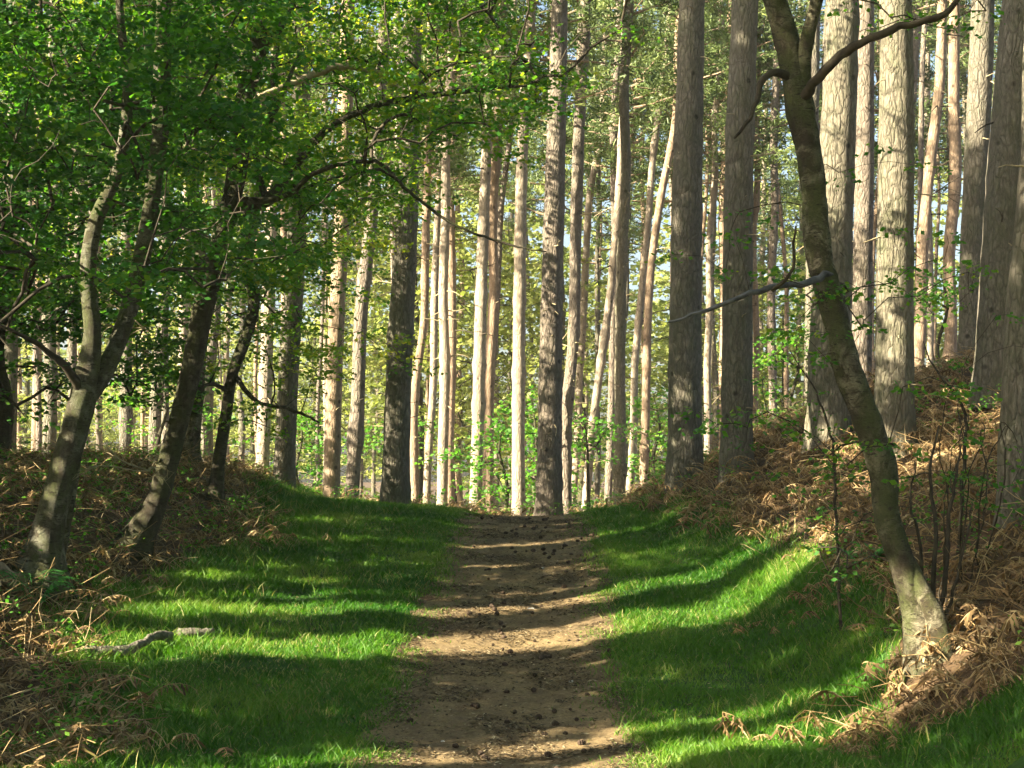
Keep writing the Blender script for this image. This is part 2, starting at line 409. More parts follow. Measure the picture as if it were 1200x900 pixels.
# dead bracken fronds: prototypes as arrays
def frond_proto(seed, L=.8, droop=1.0, sides=None):
    r = np.random.default_rng(seed); mb = MB()
    n = 8; t = np.linspace(0, 1, n)
    bend = r.uniform(.5, 1.4)*droop
    ang = np.pi/2-r.uniform(.0, .5)-bend*t**1.3*1.7
    if r.random() < .45: # snapped stem
        k = r.integers(3, 6); ang[k:] -= r.uniform(.8, 1.6)
    pts = np.zeros((n, 3)); st = L/(n-1)
    for i in range(1, n):
        pts[i] = pts[i-1]+st*np.array([np.cos(ang[i]), .12*r.normal()*t[i], np.sin(ang[i])])
    rad = .0055*(1-t)+.0018
    tube(mb, pts, rad, 3, a=.85+.15*r.random(), cap=False)
    npn = 12
    for k in range(npn):
        tt = .3+.68*k/npn; q = tt*(n-1); i = int(q); fr = q-i
        b = pts[i]*(1-fr)+pts[min(i+1, n-1)]*fr; T = pts[min(i+1, n-1)]-pts[i]; T /= np.linalg.norm(T)
        ln = L*.36*(1-tt*.75)*r.uniform(.6, 1.2)
        for sgn in (-1, 1):
            if r.random() < .12: continue
            d0 = np.array([0, sgn*1., 0])*.8+T*.4+np.array([0, 0, r.uniform(-.7, .1)]); d0 /= np.linalg.norm(d0)
            m_ = 4; pp = [b]; d = d0.copy()
            for j in range(m_):
                d = d+np.array([r.normal()*.3, r.normal()*.2, -.35*r.random()]); d /= np.linalg.norm(d); pp.append(pp[-1]+d*ln/m_)
            pp = np.array(pp); w_ = np.array([.35, 1, .6, .85, .1])*ln*.10
            wd = np.cross(d0, [r.normal()*.5, r.normal()*.5, 1]); wd /= np.linalg.norm(wd)
            A = pp+wd*w_[:, None]; B = pp-wd*w_[:, None]
            V = np.stack([A, B], 1).reshape(-1, 3)
            mb.add(V, np.array([[2*j, 2*j+1, 2*j+3, 2*j+2] for j in range(m_)]), .1+.75*r.random())
    v = np.concatenate(mb.v); a = np.concatenate(mb.a); f = np.concatenate(mb.f)
    return v, f, a
FR = [frond_proto(100+i) for i in range(9)]
def place_fronds(mb, X, Y, S, yaw=None, tilt=None, zoff=0.):
    n = len(X); Z = ground(X, Y)+zoff
    yaw = rng.random(n)*2*np.pi if yaw is None else yaw
    tilt = np.abs(rng.normal(0, .45, n)) if tilt is None else tilt
    which = rng.integers(0, len(FR), n)
    for w_ in range(len(FR)):
        k = np.where(which == w_)[0]
        if not len(k): continue
        v, f, a = FR[w_]; m_ = len(v)
        c, s = np.cos(tilt[k]), np.sin(tilt[k])
        x = v[None, :, 0]*c[:, None]+v[None, :, 2]*s[:, None]; z = -v[None, :, 0]*s[:, None]+v[None, :, 2]*c[:, None]
        y = np.broadcast_to(v[None, :, 1], x.shape)
        z = np.maximum(z, .01+.15*np.abs(v[None, :, 2]))
        cy_, sy_ = np.cos(yaw[k])[:, None], np.sin(yaw[k])[:, None]
        xx = (x*cy_-y*sy_)*S[k][:, None]+X[k][:, None]; yy = (x*sy_+y*cy_)*S[k][:, None]+Y[k][:, None]
        zz = z*S[k][:, None]+Z[k][:, None]-.02
        V = np.stack([xx, yy, zz], -1).reshape(-1, 3)
        Ff = (f[None]+(np.arange(len(k))*m_)[:, None, None]).reshape(-1, f.shape[1])
        sh = rng.uniform(-.25, .25, len(k))[:, None]
        mb.add(V, Ff, np.clip(a[None]+sh, 0, 1).ravel())
def br_left(x, y):
    xr = x-path_c(y); return sm(0, .8, -xr-np.interp(y, [13, 16.5, 18, 19.5, 22, 27, 33, 40], [3.1, 3.1, 3.9, 4.6, 4.6, 3.9, 4.6, 6]))
def br_right(x, y):
    xr = x-path_c(y)
    a = sm(0, .8, xr-np.interp(y, [13, 14.6, 15.6, 17, 19.5, 24, 31, 45], [4.6, 4.2, 2.4, 3.6, 3.8, 3.3, 1.9, 2.2]))
    return a
mb = MB()
X, Y = scatter(5200, -12, -3.5, 14, 37, lambda x, y: br_left(x, y)*(x > -.36*y-.6)*(.3+.7*(fbm(x*.8, y*.8, 91) > .45)))
place_fronds(mb, X, Y, rng.uniform(.5, 1.05, len(X)))
tag(mb.build('dead_bracken', M['bracken']), 'tangled brown dead bracken covering the left bank', 'bracken', kind='stuff')
mb = MB()
X, Y = scatter(8500, 1.5, 12, 14, 40, lambda x, y: br_right(x, y)*(x < .36*y+.6)*(.6+.4*(fbm(x*.8, y*.8, 95) > .42))*(1+0*x))
place_fronds(mb, X, Y, rng.uniform(.5, 1.05, len(X)))
tag(mb.build('dead_bracken', M['bracken']), 'orange brown dead bracken covering the right bank', 'bracken', kind='stuff')
mb = MB()
X, Y = scatter(1800, -14, 14, 37.5, 62, lambda x, y: .8+0*x)
place_fronds(mb, X, Y, rng.uniform(.7, 1.3, len(X)))
X = rng.uniform(-2.8, 2.2, 260); Y = rng.uniform(35.8, 38.5, 260); kk = (np.abs(X-.3) > 1.1) | (Y > 37.2); X = X[kk]; Y = Y[kk]
place_fronds(mb, X, Y, rng.uniform(.2, .42, len(X)))
tag(mb.build('dead_bracken', M['bracken']), 'dull brown bracken on the flat ground among the pines beyond the crest', 'bracken', kind='stuff')
def make_stalks():
    mb = MB(); x, y = scatter(15000, -9, 9, 14, 37, lambda x, y: np.maximum(br_left(x, y), br_right(x, y))*.75*(np.abs(x) < .34*y+.5))
    n = len(x); z = ground(x, y); L = rng.uniform(.2, .75, n); th = rng.random(n)*2*np.pi; el = np.abs(rng.normal(.25, .4, n)).clip(0, 1.4)
    d = np.stack([np.cos(th)*np.cos(el), np.sin(th)*np.cos(el), np.sin(el)], -1)
    B = np.stack([x, y, z+rng.uniform(0, .3, n)*(el < .5)], -1); w_ = rng.uniform(.003, .007, n)[:, None]
    up = np.cross(d, rng.normal(0, 1, (n, 3))); up /= np.linalg.norm(up, axis=1)[:, None]; sd = np.cross(d, up)
    k2 = d+rng.normal(0, .35, (n, 3)); Mi = B+d*L[:, None]*.55; Tp = Mi+k2*L[:, None]*.45; r3 = [(1, 0), (-.5, .87), (-.5, -.87)]
    V = np.stack([C+(up*a+sd*b)*w_*q for C, q in ((B, 1), (Mi, .85), (Tp, .45)) for a, b in r3], 1).reshape(-1, 3)
    f = np.array([[o+i, o+(i+1) % 3, o+3+(i+1) % 3, o+3+i] for o in (0, 3) for i in range(3)])
    mb.add(V, (np.arange(n)[:, None, None]*9+f[None]).reshape(-1, 4), np.repeat(np.clip(rng.normal(.75, .25, n), 0, 1), 9))
    tag(mb.build('bracken_stalks', M['bracken']), 'broken straw-coloured bracken stalks lying criss-cross on both banks', 'bracken', kind='stuff')
make_stalks()
def clump(px, v, y, n, spread, label, s=(.6, .9)):
    x = (px-600)/F*y; b = np.array([x, y, float(ground(x, y))])
    root = empty('bracken_clump', b, label, 'bracken')
    X = x+rng.normal(0, spread, n); Y = y+rng.normal(0, spread*.6, n)
    for k in range(n):
        mb = MB(); place_fronds(mb, X[k:k+1], Y[k:k+1], rng.uniform(s[0], s[1], 1), tilt=np.abs(rng.normal(0, .3, 1)))
        mb.build('frond', M['bracken'], root, origin=b)
clump(110, 770, 15.6, 34, .38, 'upright straw-brown bracken clump in the lower left, nearest the camera', (.5, .8))
clump(190, 800, 15.2, 12, .25, 'thin broken bracken stalks standing in grass right of the lower left clump', (.5, .85))
clump(310, 625, 26.5, 26, .45, 'sunlit orange bracken clump beyond the left grass, right of the two leaning trunks')
clump(945, 830, 15.5, 12, .2, 'bent pale bracken stalks arching over grass in the lower right', (.6, .9))
clump(880, 690, 20.6, 8, .2, 'few dry bracken stalks standing alone in the right-hand grass', (.35, .55))
clump(985, 690, 20.0, 34, .4, 'dead bracken heap in front of the right-hand birch and left of its foot', (.45, .7))
clump(890, 605, 27, 22, .4, 'orange bracken clump below the two dark pines on the right verge')
clump(1040, 815, 15.2, 30, .3, 'flattened tan bracken between the birch foot and the lower right grass', (.35, .55))
clump(1130, 800, 15.3, 40, .45, 'sunlit tan bracken heap at the foot of the right-hand birch', (.45, .7))

# ------------------------------------------------------------------ foliage generators
CA, SA = math.cos(SUN_A), math.sin(SUN_A)
TE = math.tan(SUN_E)
def leafcloud(mb, pos, dirs, K, spread, ls, a0, m=0, flat=1.0, asp=.66, rs=None, keep=None):
    """K leaves around each point, in flattish sprays"""
    r = rs or rng; n = len(pos)
    t = r.random((n, K)); side = r.choice([-1., 1.], (n, K)); ang = r.normal(0, .55, (n, K))
    dx = dirs[:, 0:1]; dy = dirs[:, 1:2]
    c, s = np.cos(ang), np.sin(ang)
    ax = dx*c-dy*s; ay = dx*s+dy*c
    off = (t-.35)*spread
    x = pos[:, 0:1]+ax*off-ay*side*ls*.8+r.normal(0, .02, (n, K))
    y = pos[:, 1:2]+ay*off+ax*side*ls*.8+r.normal(0, .02, (n, K))
    z = pos[:, 2:3]-.18*np.abs(off)+r.normal(0, spread*.06, (n, K))
    C = np.stack([x, y, z], -1).reshape(-1, 3); N_ = len(C)
    kk = keep(C) if keep else None
    d = np.stack([ax*.6-ay*side, ay*.6+ax*side, r.normal(-.15, .45, (n, K))], -1).reshape(-1, 3)
    d /= np.linalg.norm(d, axis=1)[:, None]
    up = np.stack([r.normal(0, flat, N_), r.normal(0, flat, N_), np.ones(N_)], -1)
    W = np.cross(d, up); W /= np.linalg.norm(W, axis=1)[:, None]
    L = ls*r.uniform(.45, 1.5, N_)[:, None]
    V = np.stack([C, C+d*L*.5+W*L*asp*.5, C+d*L, C+d*L*.5-W*L*asp*.5], 1).reshape(-1, 3)
    a = np.clip(np.repeat(a0, K)+r.normal(0, .16, N_), 0, 1)
    if kk is not None: V = V.reshape(-1, 4, 3)[kk].reshape(-1, 3); a = a[kk]; N_ = len(a)
    mb.add(V, np.arange(N_)[:, None]*4+np.arange(4)[None], np.repeat(a, 4), m)
def grow(stems, att, step=.35, rt=.0045, seed=0, maxr=.06, mb=None, m=0):
    """stems: list of (pts, rad) already resampled; att: Nx3. returns direction per attractor and adds tubes"""
    r = np.random.default_rng(seed)
    pos = np.concatenate([s[0] for s in stems]); par = []; rad0 = np.concatenate([s[1] for s in stems]); base = 0
    nS = len(pos); cap = nS+len(att)*14
    A = np.zeros((cap, 3)); A[:nS] = pos; par = np.full(cap, -1); cnt = np.zeros(cap); n = nS
    d0 = np.array([np.min(np.linalg.norm(pos-a, axis=1)) for a in att]); order = np.argsort(d0)
    chains = []; dirs = np.zeros((len(att), 3))
    for k in order:
        a = att[k]; D = A[:n]-a; dist = np.sqrt((D*D).sum(1))
        cost = dist+.6*np.maximum(D[:, 2], 0)+np.where(np.arange(n) < nS, .0, .12)
        j = int(np.argmin(cost)); b = A[j]; L = dist[j]
        q = max(2, min(12, int(np.ceil(L/step)))); t = np.linspace(0, 1, q+1)[1:]
        dv = a-b; sag = np.array([r.normal()*.07, r.normal()*.07, .10+.05*r.normal()])*L
        pts = b+dv*t[:, None]+sag*(4*t*(1-t))[:, None]+r.normal(0, .018*L, (q, 3))*(1-t)[:, None]
        idx = np.arange(n, n+q); A[n:n+q] = pts; par[idx[0]] = j; par[idx[1:]] = idx[:-1]; n += q
        chains.append((j, idx)); dirs[k] = dv
        cnt[idx[-1]] += 1
    for i in range(n-1, nS-1, -1):
        if par[i] >= nS: cnt[par[i]] += cnt[i]
    for j, idx in chains:
        rr = np.minimum(rt*np.maximum(cnt[idx], 1)**.5, maxr)
        r0 = rr[0]*1.1 if j >= nS else min(rr[0]*1.5, rad0[j]*.8)
        tube(mb, np.vstack([A[j], A[idx]]), np.r_[r0, rr], 5 if rr[0] > .012 else 3, m=m, cap=False)
    dirs[:, 2] = 0; dirs /= np.linalg.norm(dirs, axis=1)[:, None]+1e-6
    return dirs

def img_att(n, x0, x1, v0, v1, d0, d1, dens, seed):
    r = np.random.default_rng(seed); out = []
    px = r.uniform(x0, x1, n); v = r.uniform(v0, v1, n); y = r.uniform(d0, d1, n)
    k = r.random(n) < dens(px, v)
    px, v, y = px[k], v[k], y[k]
    return np.stack([(px-600)/F*y, y, CZ+(HV-v)/F*y], -1)
def broadleaf(name, label, cat, base_px, depth, stems, att, K=26, ls=.06, spread=.55, shade=.4, bark='birch_grey', leaf='leaf', group=None, rt=.0045, flare=.8, maxr=.05, branches=(), lump=.1):
    """stems: list of polylines [(px, v, depth, width_px)...]; first starts at the ground"""
    bx = (stems[0][0][0]-600)/F*stems[0][0][2]; by = stems[0][0][2]
    base = np.array([bx, by, float(ground(bx, by))-(.3 if depth < 20 else .12)])
    root = empty(name, base, label, cat, group)
    mb = MB(); ss = []
    for q, st in enumerate(stems):
        pts = np.array([P(a, b, c) for a, b, c, w_ in st]); rad = np.array([w_/2/F*c for a, b, c, w_ in st])
        if q == 0: pts[0] = base
        p, r_ = resample(pts, rad, .12)
        tube(mb, p, r_, 14, lump=lump, seed=q+int(base_px) % 50, flare=flare if q == 0 else .0)
        ss.append((p, r_))
    for q, (st, mt) in enumerate(branches):
        pts = np.array([P(a, b, c) for a, b, c, w_ in st]); rad = np.array([w_/2/F*c for a, b, c, w_ in st])
        p, r_ = resample(pts, rad, .1); p[1:] += rng.normal(0, .008, (len(p)-1, 3))
        mbb = MB(); tube(mbb, p, r_, 8, lump=.18, seed=q)
        mbb.build('branch', M[mt], root, origin=base); ss.append((p, r_))
    tw = MB(); dirs = grow(ss, att, seed=int(base_px), rt=rt, maxr=maxr, mb=mb, m=1)
    mb.build('trunk', [M[bark], M['twig']], root, origin=base)
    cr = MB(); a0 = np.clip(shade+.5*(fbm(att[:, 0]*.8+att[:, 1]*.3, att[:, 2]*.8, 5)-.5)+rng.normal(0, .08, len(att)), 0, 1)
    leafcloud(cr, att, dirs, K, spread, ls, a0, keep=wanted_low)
    cr.build('crown', M[leaf], root, origin=base, smooth=False)
    return root

# lit strips across the track, as rows of the track centre (y), written as s = y*cos(az) - x*sin(az)
BANDS = [(14.1, 14.95, 1), (15.5, 15.85, 1), (17.7, 17.85, .5), (20.3, 21.55, 1), (22.6, 23.3, 1), (23.75, 24.05, 1), (25.0, 25.3, .9), (26.0, 26.35, .9), (28.2, 28.5, .9), (30.7, 31.1, .9)]
def wanted(pos):
    x, y, z = pos[:, 0], pos[:, 1], pos[:, 2]
    s = y*CA-x*SA
    keep = np.ones(len(x), bool)
    jit = .10*(vnoise(z*.9+3, s*.4, 77)-.5)
    for a, b, p in BANDS:
        a2, b2 = a*CA-.10, b*CA+.10
        hit = (s+jit > a2) & (s+jit < b2)
        # how far right the ray meets the floor; high rays only reach the trunks
        hit &= (z-(4-x)/CA*TE-CZ) < (-.85 if b < 17 else -.2)
        keep &= ~(hit & (rng.random(len(x)) < p))
    keep &= ~patches(s, x, z)
    top = np.interp(s, [10, 15.5, 20.5, 23.8, 25, 28.8, 29.4, 60], [15, 14, 8.4, 6.8, 19, 19, 7.4, 7.0])+3.2*(fbm(s*.8, z*0+4, 90)-.5)
    keep &= (z-CZ) < top
    keep &= ~((s > 24.4) & (s < 29.5) & (z-CZ > 9) & (z-CZ < 14) & (fbm(s*1.3, z*.6, 92) > .44))
    keep &= ~((s > 31) & (fbm(s*1.1, z*.55, 90) > .45))
    return keep
def patches(s, x, z):
    """openings through which the sun reaches single trunks; height is above eye level over x = 5.5 m"""
    zz = z-(5.5-x)/CA*TE-CZ; w_ = .25*(vnoise(s*3, zz*1.1, 78)-.5)
    e = 26*CA-5.85*SA; c = 28.5*CA-5.3*SA
    k = (s > e-.75+w_) & (s < e+.75+w_) & (zz > 1.9) & (zz < 6.6) & ((zz > 4.2) | (vnoise(s*2, zz*2.2, 79) > .42))
    k |= (s > c-.65+w_) & (s < c+.65+w_) & (zz > 4.2) & (zz < 6.4)
    k |= (s > 18.5) & (s < 25) & (zz > -1.3) & (zz < .9) & (fbm(s*1.2, zz*1.4, 89) > .5)
    return k
def wanted_low(pos):
    """small openings in the near crowns so the strips also reach the right-hand grass"""
    x, y, z = pos[:, 0], pos[:, 1], pos[:, 2]; s = y*CA-x*SA; k = np.ones(len(x), bool)
    zz = z-(4.6-x)/CA*TE-CZ
    for a, b, p in BANDS:
        if b-a > .5: k &= ~((s > a*CA-.08) & (s < b*CA+.08) & (zz < -.7))
    k &= ~patches(s, x, z)
    return k

def undergrowth():
    mb = MB(); x, y = scatter(5200, -11, 10, 14, 37, lambda x, y: np.maximum(br_left(x, y)*.9, br_right(x, y)*.5)*(fbm(x*.6, y*.6, 140) > .46)*(np.abs(x) < .34*y+.5))
    x3, y3 = scatter(1500, -14, 14, 36.5, 62, lambda x, y: .6+0*x); x = np.r_[x, x3]; y = np.r_[y, y3]
    n = len(x); d = rng.normal(0, 1, (n, 3)); d[:, 2] = 0; d /= np.linalg.norm(d, axis=1)[:, None]
    leafcloud(mb, np.stack([x, y, ground(x, y)+rng.uniform(.08, .42, n)], -1), d, 15, .45, .055, rng.uniform(.1, .8, n), flat=.7)
    tag(mb.build('undergrowth', M['leaf_shrub'], smooth=False), 'low green bramble and seedlings among the dead bracken', 'undergrowth', kind='stuff')
undergrowth()

# ------------------------------------------------------------------ right-hand birch
def d_right(px, v):
    d = np.zeros_like(px)
    for cx, cyv, rx, ry, p in ((950, 335, 40, 22, .9), (880, 490, 45, 28, .55), (1010, 345, 50, 30, .35), (1080, 350, 60, 40, .28),
                               (1000, 560, 60, 45, .5), (940, 400, 45, 50, .25), (1120, 345, 50, 25, .3), (1090, 545, 90, 40, .2), (840, 210, 30, 60, .1),
                               (860, 245, 22, 30, .3), (1085, 20, 60, 20, .35), (985, 620, 40, 50, .5), (1040, 240, 60, 90, .06), (870, 320, 60, 30, .12), (1130, 450, 60, 40, .2)):
        d = np.maximum(d, p*np.exp(-(((px-cx)/rx)**2+((v-cyv)/ry)**2)))
    d = np.where(v < -30, .5, d)
    return d
att = img_att(2700, 780, 1230, -360, 680, 15.8, 18.2, d_right, 5)
broadleaf('birch_tree', 'mossy leaning birch at the right, curving up leftwards from a thick foot', 'tree', 1095, 17,
    [[(1092, 790, 16.6, 49), (1074, 715, 16.6, 38), (1060, 665, 16.55, 32), (1040, 605, 16.6, 31), (1036, 550, 16.65, 35), (1012, 480, 16.6, 32), (992, 430, 16.55, 36), (980, 375, 16.6, 30), (960, 300, 16.7, 29),
      (952, 215, 16.7, 31), (938, 130, 16.7, 33), (926, 60, 16.7, 28), (903, -20, 16.7, 26), (870, -130, 16.8, 20), (850, -260, 17, 11), (845, -350, 17, 5)],
     [(940, 120, 16.7, 21), (944, 60, 16.6, 16), (958, 0, 16.5, 14), (985, -90, 16.4, 10), (1000, -220, 16.3, 4)],
     [(1112, 795, 16.4, 28), (1098, 730, 16.4, 25), (1080, 690, 16.45, 21), (1066, 655, 16.55, 13)]],
    att, K=24, ls=.06, spread=.45, shade=.4, bark='birch', maxr=.02, rt=.003, lump=.16,
    branches=(([(943, 112, 16.6, 16), (960, 90, 16.4, 12), (985, 66, 16.2, 11), (1020, 45, 16, 10), (1055, 32, 15.9, 9), (1095, 20, 15.8, 8), (1115, 10, 15.8, 7), (1128, -10, 15.8, 5)], 'twig'),
              ([(930, 92, 16.7, 12), (910, 84, 16.5, 10), (893, 95, 16.4, 8), (886, 120, 16.3, 6), (874, 145, 16.2, 5), (860, 162, 16.2, 3)], 'twig'),
              ([(974, 322, 16.6, 8), (955, 328, 16.45, 8), (935, 333, 16.3, 7), (900, 338, 16.1, 7), (860, 352, 16, 6), (820, 366, 16, 4.5), (783, 378, 16, 3)], 'bluebranch'),
              ([(905, 340, 16.1, 5), (925, 322, 15.9, 4), (930, 295, 15.8, 3.5), (932, 265, 15.7, 2.5)], 'twig')))
# thin shoots rising beside the birch foot
def shoots(label, items, leafs, name='sapling'):
    b = items[0][0]; x = (b[0]-600)/F*b[2]; base = np.array([x, b[2], float(ground(x, b[2]))-.03])
    root = empty(name, base, label, 'sapling'); mb = MB(); al = []; cr = MB()
    for st in items:
        pts = np.array([P(a, v, c) for a, v, c, w_ in st]); pts[0][2] = float(ground(pts[0][0], pts[0][1]))-.03
        p, r_ = resample(pts, [w_/2/F*c for a, v, c, w_ in st], .12); p[1:-1] += rng.normal(0, .008, (len(p)-2, 3)); tube(mb, p, r_, 6); al.append(p)
    A = np.concatenate(al); A = A[rng.random(len(A)) < leafs]
    if len(A):
        A = A+rng.normal(0, .12, A.shape); d = rng.normal(0, 1, A.shape); d[:, 2] = 0; d /= np.linalg.norm(d, axis=1)[:, None]
        leafcloud(cr, A, d, 8, .3, .05, np.full(len(A), .45)); 
    mb.build('stem', M['twig'], root, origin=base)
    if len(A): cr.build('leaves', M['leaf'], root, origin=base, smooth=False)
shoots('cluster of dark bare shoots rising just right of the leaning birch foot',
    [[(1092, 700, 17, 7), (1096, 620, 17, 5), (1090, 560, 17, 4), (1100, 500, 17, 2)], [(1100, 700, 17, 7), (1112, 620, 17, 5), (1118, 570, 17, 4), (1126, 520, 17, 2)],
     [(1085, 700, 17, 6), (1078, 640, 17, 4), (1066, 590, 17, 3), (1072, 540, 17, 1.5)], [(1104, 700, 17, 5), (1130, 640, 17, 3), (1140, 590, 17, 2)]], .12)
shoots('tangle of fine dark twigs right of the leaning birch, before the orange bracken',
    [[(1100+q*9, 660-q*6, 17.6+.1*q, 2.4), (1104+q*11+(-1)**q*8, 590-q*5, 17.6, 1.8), (1110+q*12-(-1)**q*9, 530-q*6, 17.5, 1.3), (1108+q*14, 470+q*8, 17.5, 1)] for q in range(7)], .1)
shoots('forked grey sapling on the right bank below the big pines',
    [[(1122, 610, 19, 5), (1130, 540, 19, 4.5), (1131, 485, 19, 4), (1110, 450, 19, 3), (1090, 420, 19, 2), (1082, 400, 19, 1)],
     [(1131, 487, 19, 4), (1148, 460, 19, 3), (1160, 440, 19, 1.5)], [(1100, 440, 19, 3), (1088, 400, 19, 2), (1085, 370, 19, 2), (1110, 320, 19, 2), (1160, 330, 19, 1)]][:1], .5)
shoots('leafy green sapling hanging over bracken left of the leaning birch',
    [[(985, 640, 19, 4), (978, 560, 19, 3.5), (972, 500, 19, 3), (950, 450, 19, 2), (925, 410, 19, 1)]], .9)

# ------------------------------------------------------------------ left broadleaf trees
def gaps(px, v, seed=0, lo=.35, hi=.55):
    return sm(lo, hi, fbm(px/60., v/45., 200+seed, 3))
def d_left1(px, v):
    d = np.where(px < 330, 1., 0)*(1-sm(290, 440, v+.25*px))
    d = d*(1-.92*np.exp(-(((px-215)/22)**2+((v-218)/24)**2)))*(1-.9*np.exp(-(((px-155)/16)**2+((v-15)/24)**2)))
    d = d*(1-.55*np.exp(-(((px-110)/45)**2+((v-265)/35)**2)))
    return d*(.25+.75*gaps(px, v, 1))
att = img_att(1700, -260, 330, -260, 440, 18, 24, d_left1, 7)
broadleaf('birch_tree', 'grey-green forked birch at the far left, its foot nearest the lower left bracken', 'tree', 45, 21,
    [[(42, 700, 21, 53), (52, 640, 21, 38), (72, 560, 21, 34), (92, 490, 21, 33), (100, 455, 21, 31), (108, 390, 21, 21), (103, 320, 21, 19), (112, 260, 21, 17), (140, 190, 21, 15), (150, 100, 21, 12), (140, 0, 21, 9), (150, -140, 21, 6)],
     [(98, 470, 21, 26), (130, 420, 21.2, 21), (155, 350, 21.5, 21), (172, 270, 21.7, 19), (185, 180, 22, 19), (190, 90, 22, 21), (192, 0, 22, 17), (200, -120, 22, 10)],
     [(62, 690, 21.3, 14), (75, 630, 21.3, 12), (88, 560, 21.3, 9), (95, 500, 21.2, 9)]],
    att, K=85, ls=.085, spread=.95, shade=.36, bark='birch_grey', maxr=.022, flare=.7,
    branches=(([(100, 470, 21, 14), (85, 440, 20.8, 11), (65, 420, 20.6, 8), (40, 400, 20.4, 6), (10, 385, 20, 4)], 'twig'),))
def d_left2(px, v):
    lim = np.interp(px, [120, 300, 420, 470, 560, 640, 720], [330, 350, 300, 235, 175, 150, 60])
    d = (1-sm(-30, 25, v-lim))
    d = d*np.interp(px, [100, 350, 600, 720], [.9, .85, .7, .35])
    d = d*(1-.95*np.exp(-(((px-468)/24)**2+((v-30)/26)**2)))*(1-.8*np.exp(-(((px-215)/22)**2+((v-218)/24)**2)))
    d = np.where((px > 690) & (v > 100), 0, d)
    return d*(.12+.88*gaps(px, v, 2, .4, .6))
att = img_att(2100, 130, 740, -260, 370, 22, 27.5, d_left2, 8)
broadleaf('oak_tree', 'dark curved trunk with arching leafy limbs reaching over the track from the left', 'tree', 150, 24,
    [[(150, 655, 24, 40), (168, 620, 24, 30), (188, 575, 24, 25), (208, 500, 24, 24), (225, 430, 24, 24), (240, 355, 24, 25), (262, 270, 24, 22), (276, 210, 24, 24), (285, 130, 24, 24), (300, 60, 24, 20), (312, -20, 24, 18), (330, -150, 24, 12), (340, -240, 24, 6)]],
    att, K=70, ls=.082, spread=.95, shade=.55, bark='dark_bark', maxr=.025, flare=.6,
    branches=(([(268, 245, 24, 18), (312, 235, 24.3, 14), (345, 195, 24.5, 11), (385, 150, 24.8, 9), (440, 125, 25, 8), (500, 112, 25, 7), (560, 105, 25, 5), (620, 100, 25, 3)], 'dark_bark'),
              ([(272, 235, 24, 10), (330, 232, 23.7, 7), (375, 200, 23.4, 6), (440, 190, 23.2, 4.5), (480, 225, 23, 4), (530, 262, 23, 3.2), (590, 285, 23, 2.5), (640, 296, 23, 1.5)], 'dark_bark'),
              ([(285, 130, 24, 14), (310, 112, 24.4, 10), (350, 95, 24.8, 9), (400, 78, 25, 8), (450, 90, 25.2, 6), (490, 130, 25.4, 5), (535, 160, 25.5, 3)], 'deadwood'),
              ([(296, 75, 24, 12), (330, 30, 24.2, 9), (345, 0, 24.4, 7), (365, -60, 24.5, 5)], 'dark_bark'),
              ([(312, 235, 24.3, 9), (300, 180, 24.2, 8), (322, 130, 24.2, 6), (352, 60, 24.2, 4)], 'dark_bark')))
def d_left3(px, v):
    d = np.exp(-(((px-290)/75)**2+((v-430)/70)**2))*.7+np.exp(-(((px-350)/90)**2+((v-250)/110)**2))*.9
    return d*(.2+.8*gaps(px, v, 3))
att = img_att(700, 170, 470, 80, 540, 27, 31, d_left3, 9)
broadleaf('oak_tree', 'slender wavy mossy trunk with thin leafing branches, right of the dark curved tree', 'tree', 255, 29,
    [[(250, 600, 29, 24), (256, 545, 29, 15), (264, 490, 29, 14), (272, 440, 29, 13), (290, 390, 29, 14), (298, 350, 29, 15), (290, 310, 29, 13), (300, 240, 29, 11), (315, 150, 29, 10), (325, 40, 29, 7), (330, -60, 29, 4)]],
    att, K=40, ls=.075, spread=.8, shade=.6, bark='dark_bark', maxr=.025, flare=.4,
    branches=(([(268, 460, 29, 7), (250, 450, 28.6, 5), (238, 452, 28.4, 3)], 'twig'), ([(275, 440, 29, 7), (300, 470, 28.7, 5), (340, 480, 28.5, 4), (375, 495, 28.4, 2.5)], 'dark_bark')))
def d_left4(px, v):
    return (1-sm(330, 460, v))*(.2+.8*gaps(px, v, 4))
att = img_att(1200, -160, 480, -120, 470, 31, 37, d_left4, 10)
broadleaf('oak_tree', 'brown trunk half hidden behind the dark curved tree, crown of backlit leaves', 'tree', 222, 33,
    [[(218, 590, 33, 30), (224, 520, 33, 20), (232, 430, 33, 19), (236, 330, 33, 18), (225, 200, 33, 15), (230, 60, 33, 12), (240, -110, 33, 6)]],
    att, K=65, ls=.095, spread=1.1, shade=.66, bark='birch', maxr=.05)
def d_left5(px, v):
    return (1-sm(380, 500, v))*(.3+.7*gaps(px, v, 6))
att = img_att(1100, -120, 230, -60, 500, 27, 32, d_left5, 12)
broadleaf('oak_tree', 'dim dark-leaved tree behind the forked birch at the left edge', 'tree', 20, 29,
    [[(-10, 560, 29, 30), (5, 480, 29, 22), (-5, 400, 29, 20), (20, 250, 29, 18), (30, 100, 29, 14), (40, -60, 29, 7)]],
    att, K=65, ls=.095, spread=1.1, shade=.25, bark='dark_bark', maxr=.05)

